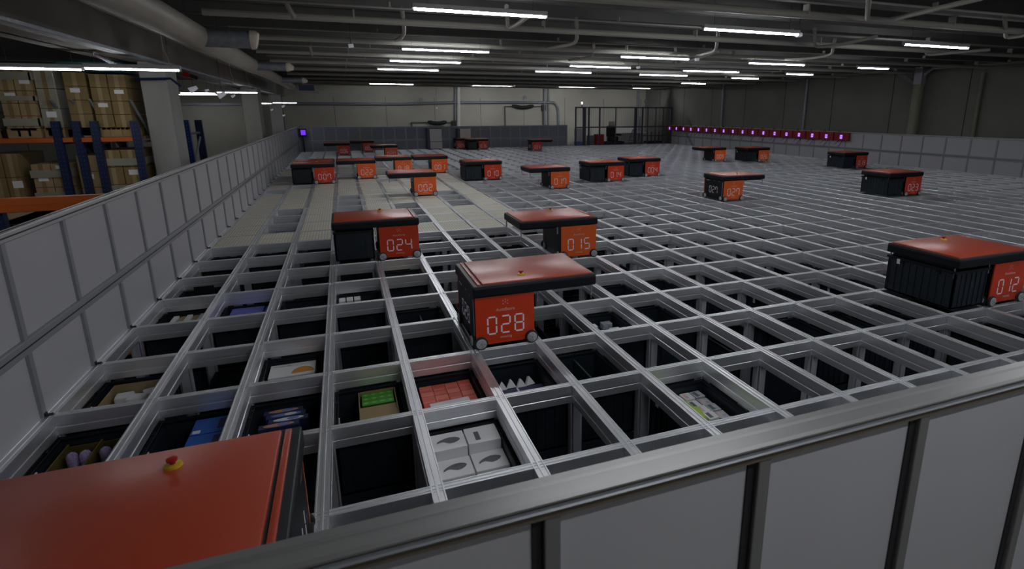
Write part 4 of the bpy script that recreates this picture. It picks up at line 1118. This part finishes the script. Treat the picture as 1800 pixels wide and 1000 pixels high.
# ------------------------------------------------------------------ wire cage at the rear right
YC = GY1+.04
xc0, xc1 = at(1012, 210, YC).x, at(1179, 210, YC).x
zc = at(1100, 188, YC).z
t = thing('wire_cage', 'tall dark-framed mesh cage at the rear right of the grid', 'cage', (0, 0, 0))
for px, w_ in ((1012, .06), (1027, .16), (1035, .08), (1054, .07), (1082, .04), (1117, .14), (1129, .08), (1138, .03), (1152, .03), (1165, .03), (1179, .08)):
    x = at(px, 220, YC).x
    put('post', MB().box(x-w_/2, YC-.03, -.1, x+w_/2, YC+.03, zc).mesh('post', 'steel_dark'), t)
for z_, h_, a_, c_ in ((zc-.03, .03, xc0, xc1), (at(1100, 223, YC).z, .03, xc0, xc1), (at(1100, 239, YC).z, .02, at(1130, 220, YC).x, xc1), (-.06, .06, xc0, xc1)):
    put('crossbar', MB().box(a_, YC-.02, z_-h_, c_, YC+.02, z_+h_).mesh('crossbar', 'steel_dark'), t)
mb = MB(); x = xc0
while x < xc1:
    mb.box(x-.002, YC-.002, 0, x+.002, YC+.002, zc); x += .12
o_ = put('wire_mesh', mb.mesh('wire_mesh', 'steel_dark'), t)
p = at(1023, 183, YC)
o = put('cage_beacon', MB().tube([(p.x, YC, zc), (p.x, YC, zc+.12)], .02, 'seal', 8).tube([(p.x, YC, zc+.12), (p.x, YC, zc+.24)], .045, 'lightdot', 10).tube([(p.x, YC, zc+.24), (p.x, YC, zc+.3)], .03, 'green', 8).mesh('cage_beacon', 'seal')); tag(o, 'small lit beacon on top of the cage', 'beacon')
# platform behind the cage and the things on it
o = put('service_platform', MB().box(xc0-.1, YC+.1, -.3, xc1+.6, YB-.2, -.04).mesh('service_platform', 'alu_post')); tag(o, 'grey service platform floor behind the cage', 'platform')
o = put('work_bench', MB().box(-1.0, -.3, .5, 1.2, .3, .56, 'white').box(-.95, -.25, 0, -.88, .25, .5, 'cab').box(1.08, -.25, 0, 1.15, .25, .5, 'cab').box(-.95, .2, 0, 1.1, .26, .5, 'cab').mesh('work_bench', 'white'), None, (at(1100, 240, 26).x, 26.2, -.04)); tag(o, 'white work bench inside the cage', 'bench')
a_, b_ = at(1040, 252, 26.9), at(1118, 226, 26.9)  # added backdrop, its white stands in for bright clutter behind the cage
o = put('backdrop_board', MB().box(a_.x, 26.9, -.04, b_.x, 26.95, b_.z).box(a_.x, 26.88, b_.z, b_.x, 26.97, b_.z+.04, 'cab').mesh('backdrop_board', 'cab')); tag(o, 'long low white board added to brighten the back of the cage', 'board')
# service vehicle with black seat
p = at(1077, 245, 25.0)
t = thing('service_vehicle', 'low black service cart with a high black seat inside the cage', 'vehicle', (p.x, 25.0, -.04))
put('base', MB().box(-.55, -.3, .02, .55, .3, .16, None, .03).mesh('base', 'seal'), t)
put('seat', MB().box(-.25, -.22, .16, .25, .25, .42, None, .06).mesh('seat', 'hose', True), t)
put('backrest', MB().box(-.30, .1, .38, .22, .25, .95, None, .07).mesh('backrest', 'hose', True), t)
put('armrest', MB().box(.22, -.2, .45, .42, .1, .55, None, .03).mesh('armrest', 'hose', True), t)
o = put('beige_cushion', MB().box(-.16, -.08, 0, .16, .08, .22, None, .05).mesh('beige_cushion', 'cap', True), None, (p.x+.0, 25.17, .915)); tag(o, 'small beige bundle on top of the black seat', 'bundle')
def boxed(px0, px1, py0, py1, Y, name, m, label, cat, dy=.4):
    a, b_ = at(px0, py1, Y), at(px1, py0, Y)
    o = put(name, MB().box(a.x, Y, -.035, b_.x, Y+dy, b_.z, None, .02).mesh(name, m)); return tag(o, label, cat)
boxed(1036, 1050, 238, 250, 25.0, 'grey_crate', 'panel_dark', 'dark grey crate at the left in the cage', 'crate')
boxed(1049, 1062, 236, 250, 24.7, 'red_crate', 'red', 'red crate in the left half of the cage', 'crate')
boxed(1014, 1024, 249, 253, 24.6, 'blue_crate', 'blue_print', 'low blue crate in the left corner of the cage', 'crate')
boxed(1014, 1025, 226, 236, 25.6, 'white_cabinet', 'white', 'white cabinet in the left corner of the cage', 'cabinet')
p = at(1113, 240, 25.2)
t = thing('step_ladder', 'small silver A-shaped ladder leaning in the cage', 'ladder', (p.x, 25.2, -.04))
put('rail', MB().bar((-.3, 0, 0), (-.02, 0, .75), .04).mesh('rail', 'galv'), t); put('rail', MB().bar((.25, 0, 0), (.0, 0, .75), .04).mesh('rail', 'galv'), t)
for k in range(3): put('step', MB().box(-.2+.06*k, -.12, .15+.2*k, .14-.03*k, .12, .175+.2*k).mesh('step', 'galv'), t)
p = at(1148, 246, 24.9)
t = thing('flat_trolley', 'low dark trolley with upright posts in the right of the cage', 'trolley', (p.x, 24.9, -.04))
put('deck', MB().box(-.42, -.3, .04, .42, .3, .14, None, .01).mesh('deck', 'seal'), t)
for q, dx in enumerate((-.36, -.12, .12, .34)): put('post', MB().box(dx-.02, -.02, .14, dx+.02, .02, .62).mesh('post', 'steel_dark'), t)
boxed(1120, 1127, 205, 250, 26.4, 'tall_cabinet', 'galv', 'tall pale cabinet between cage posts', 'cabinet')
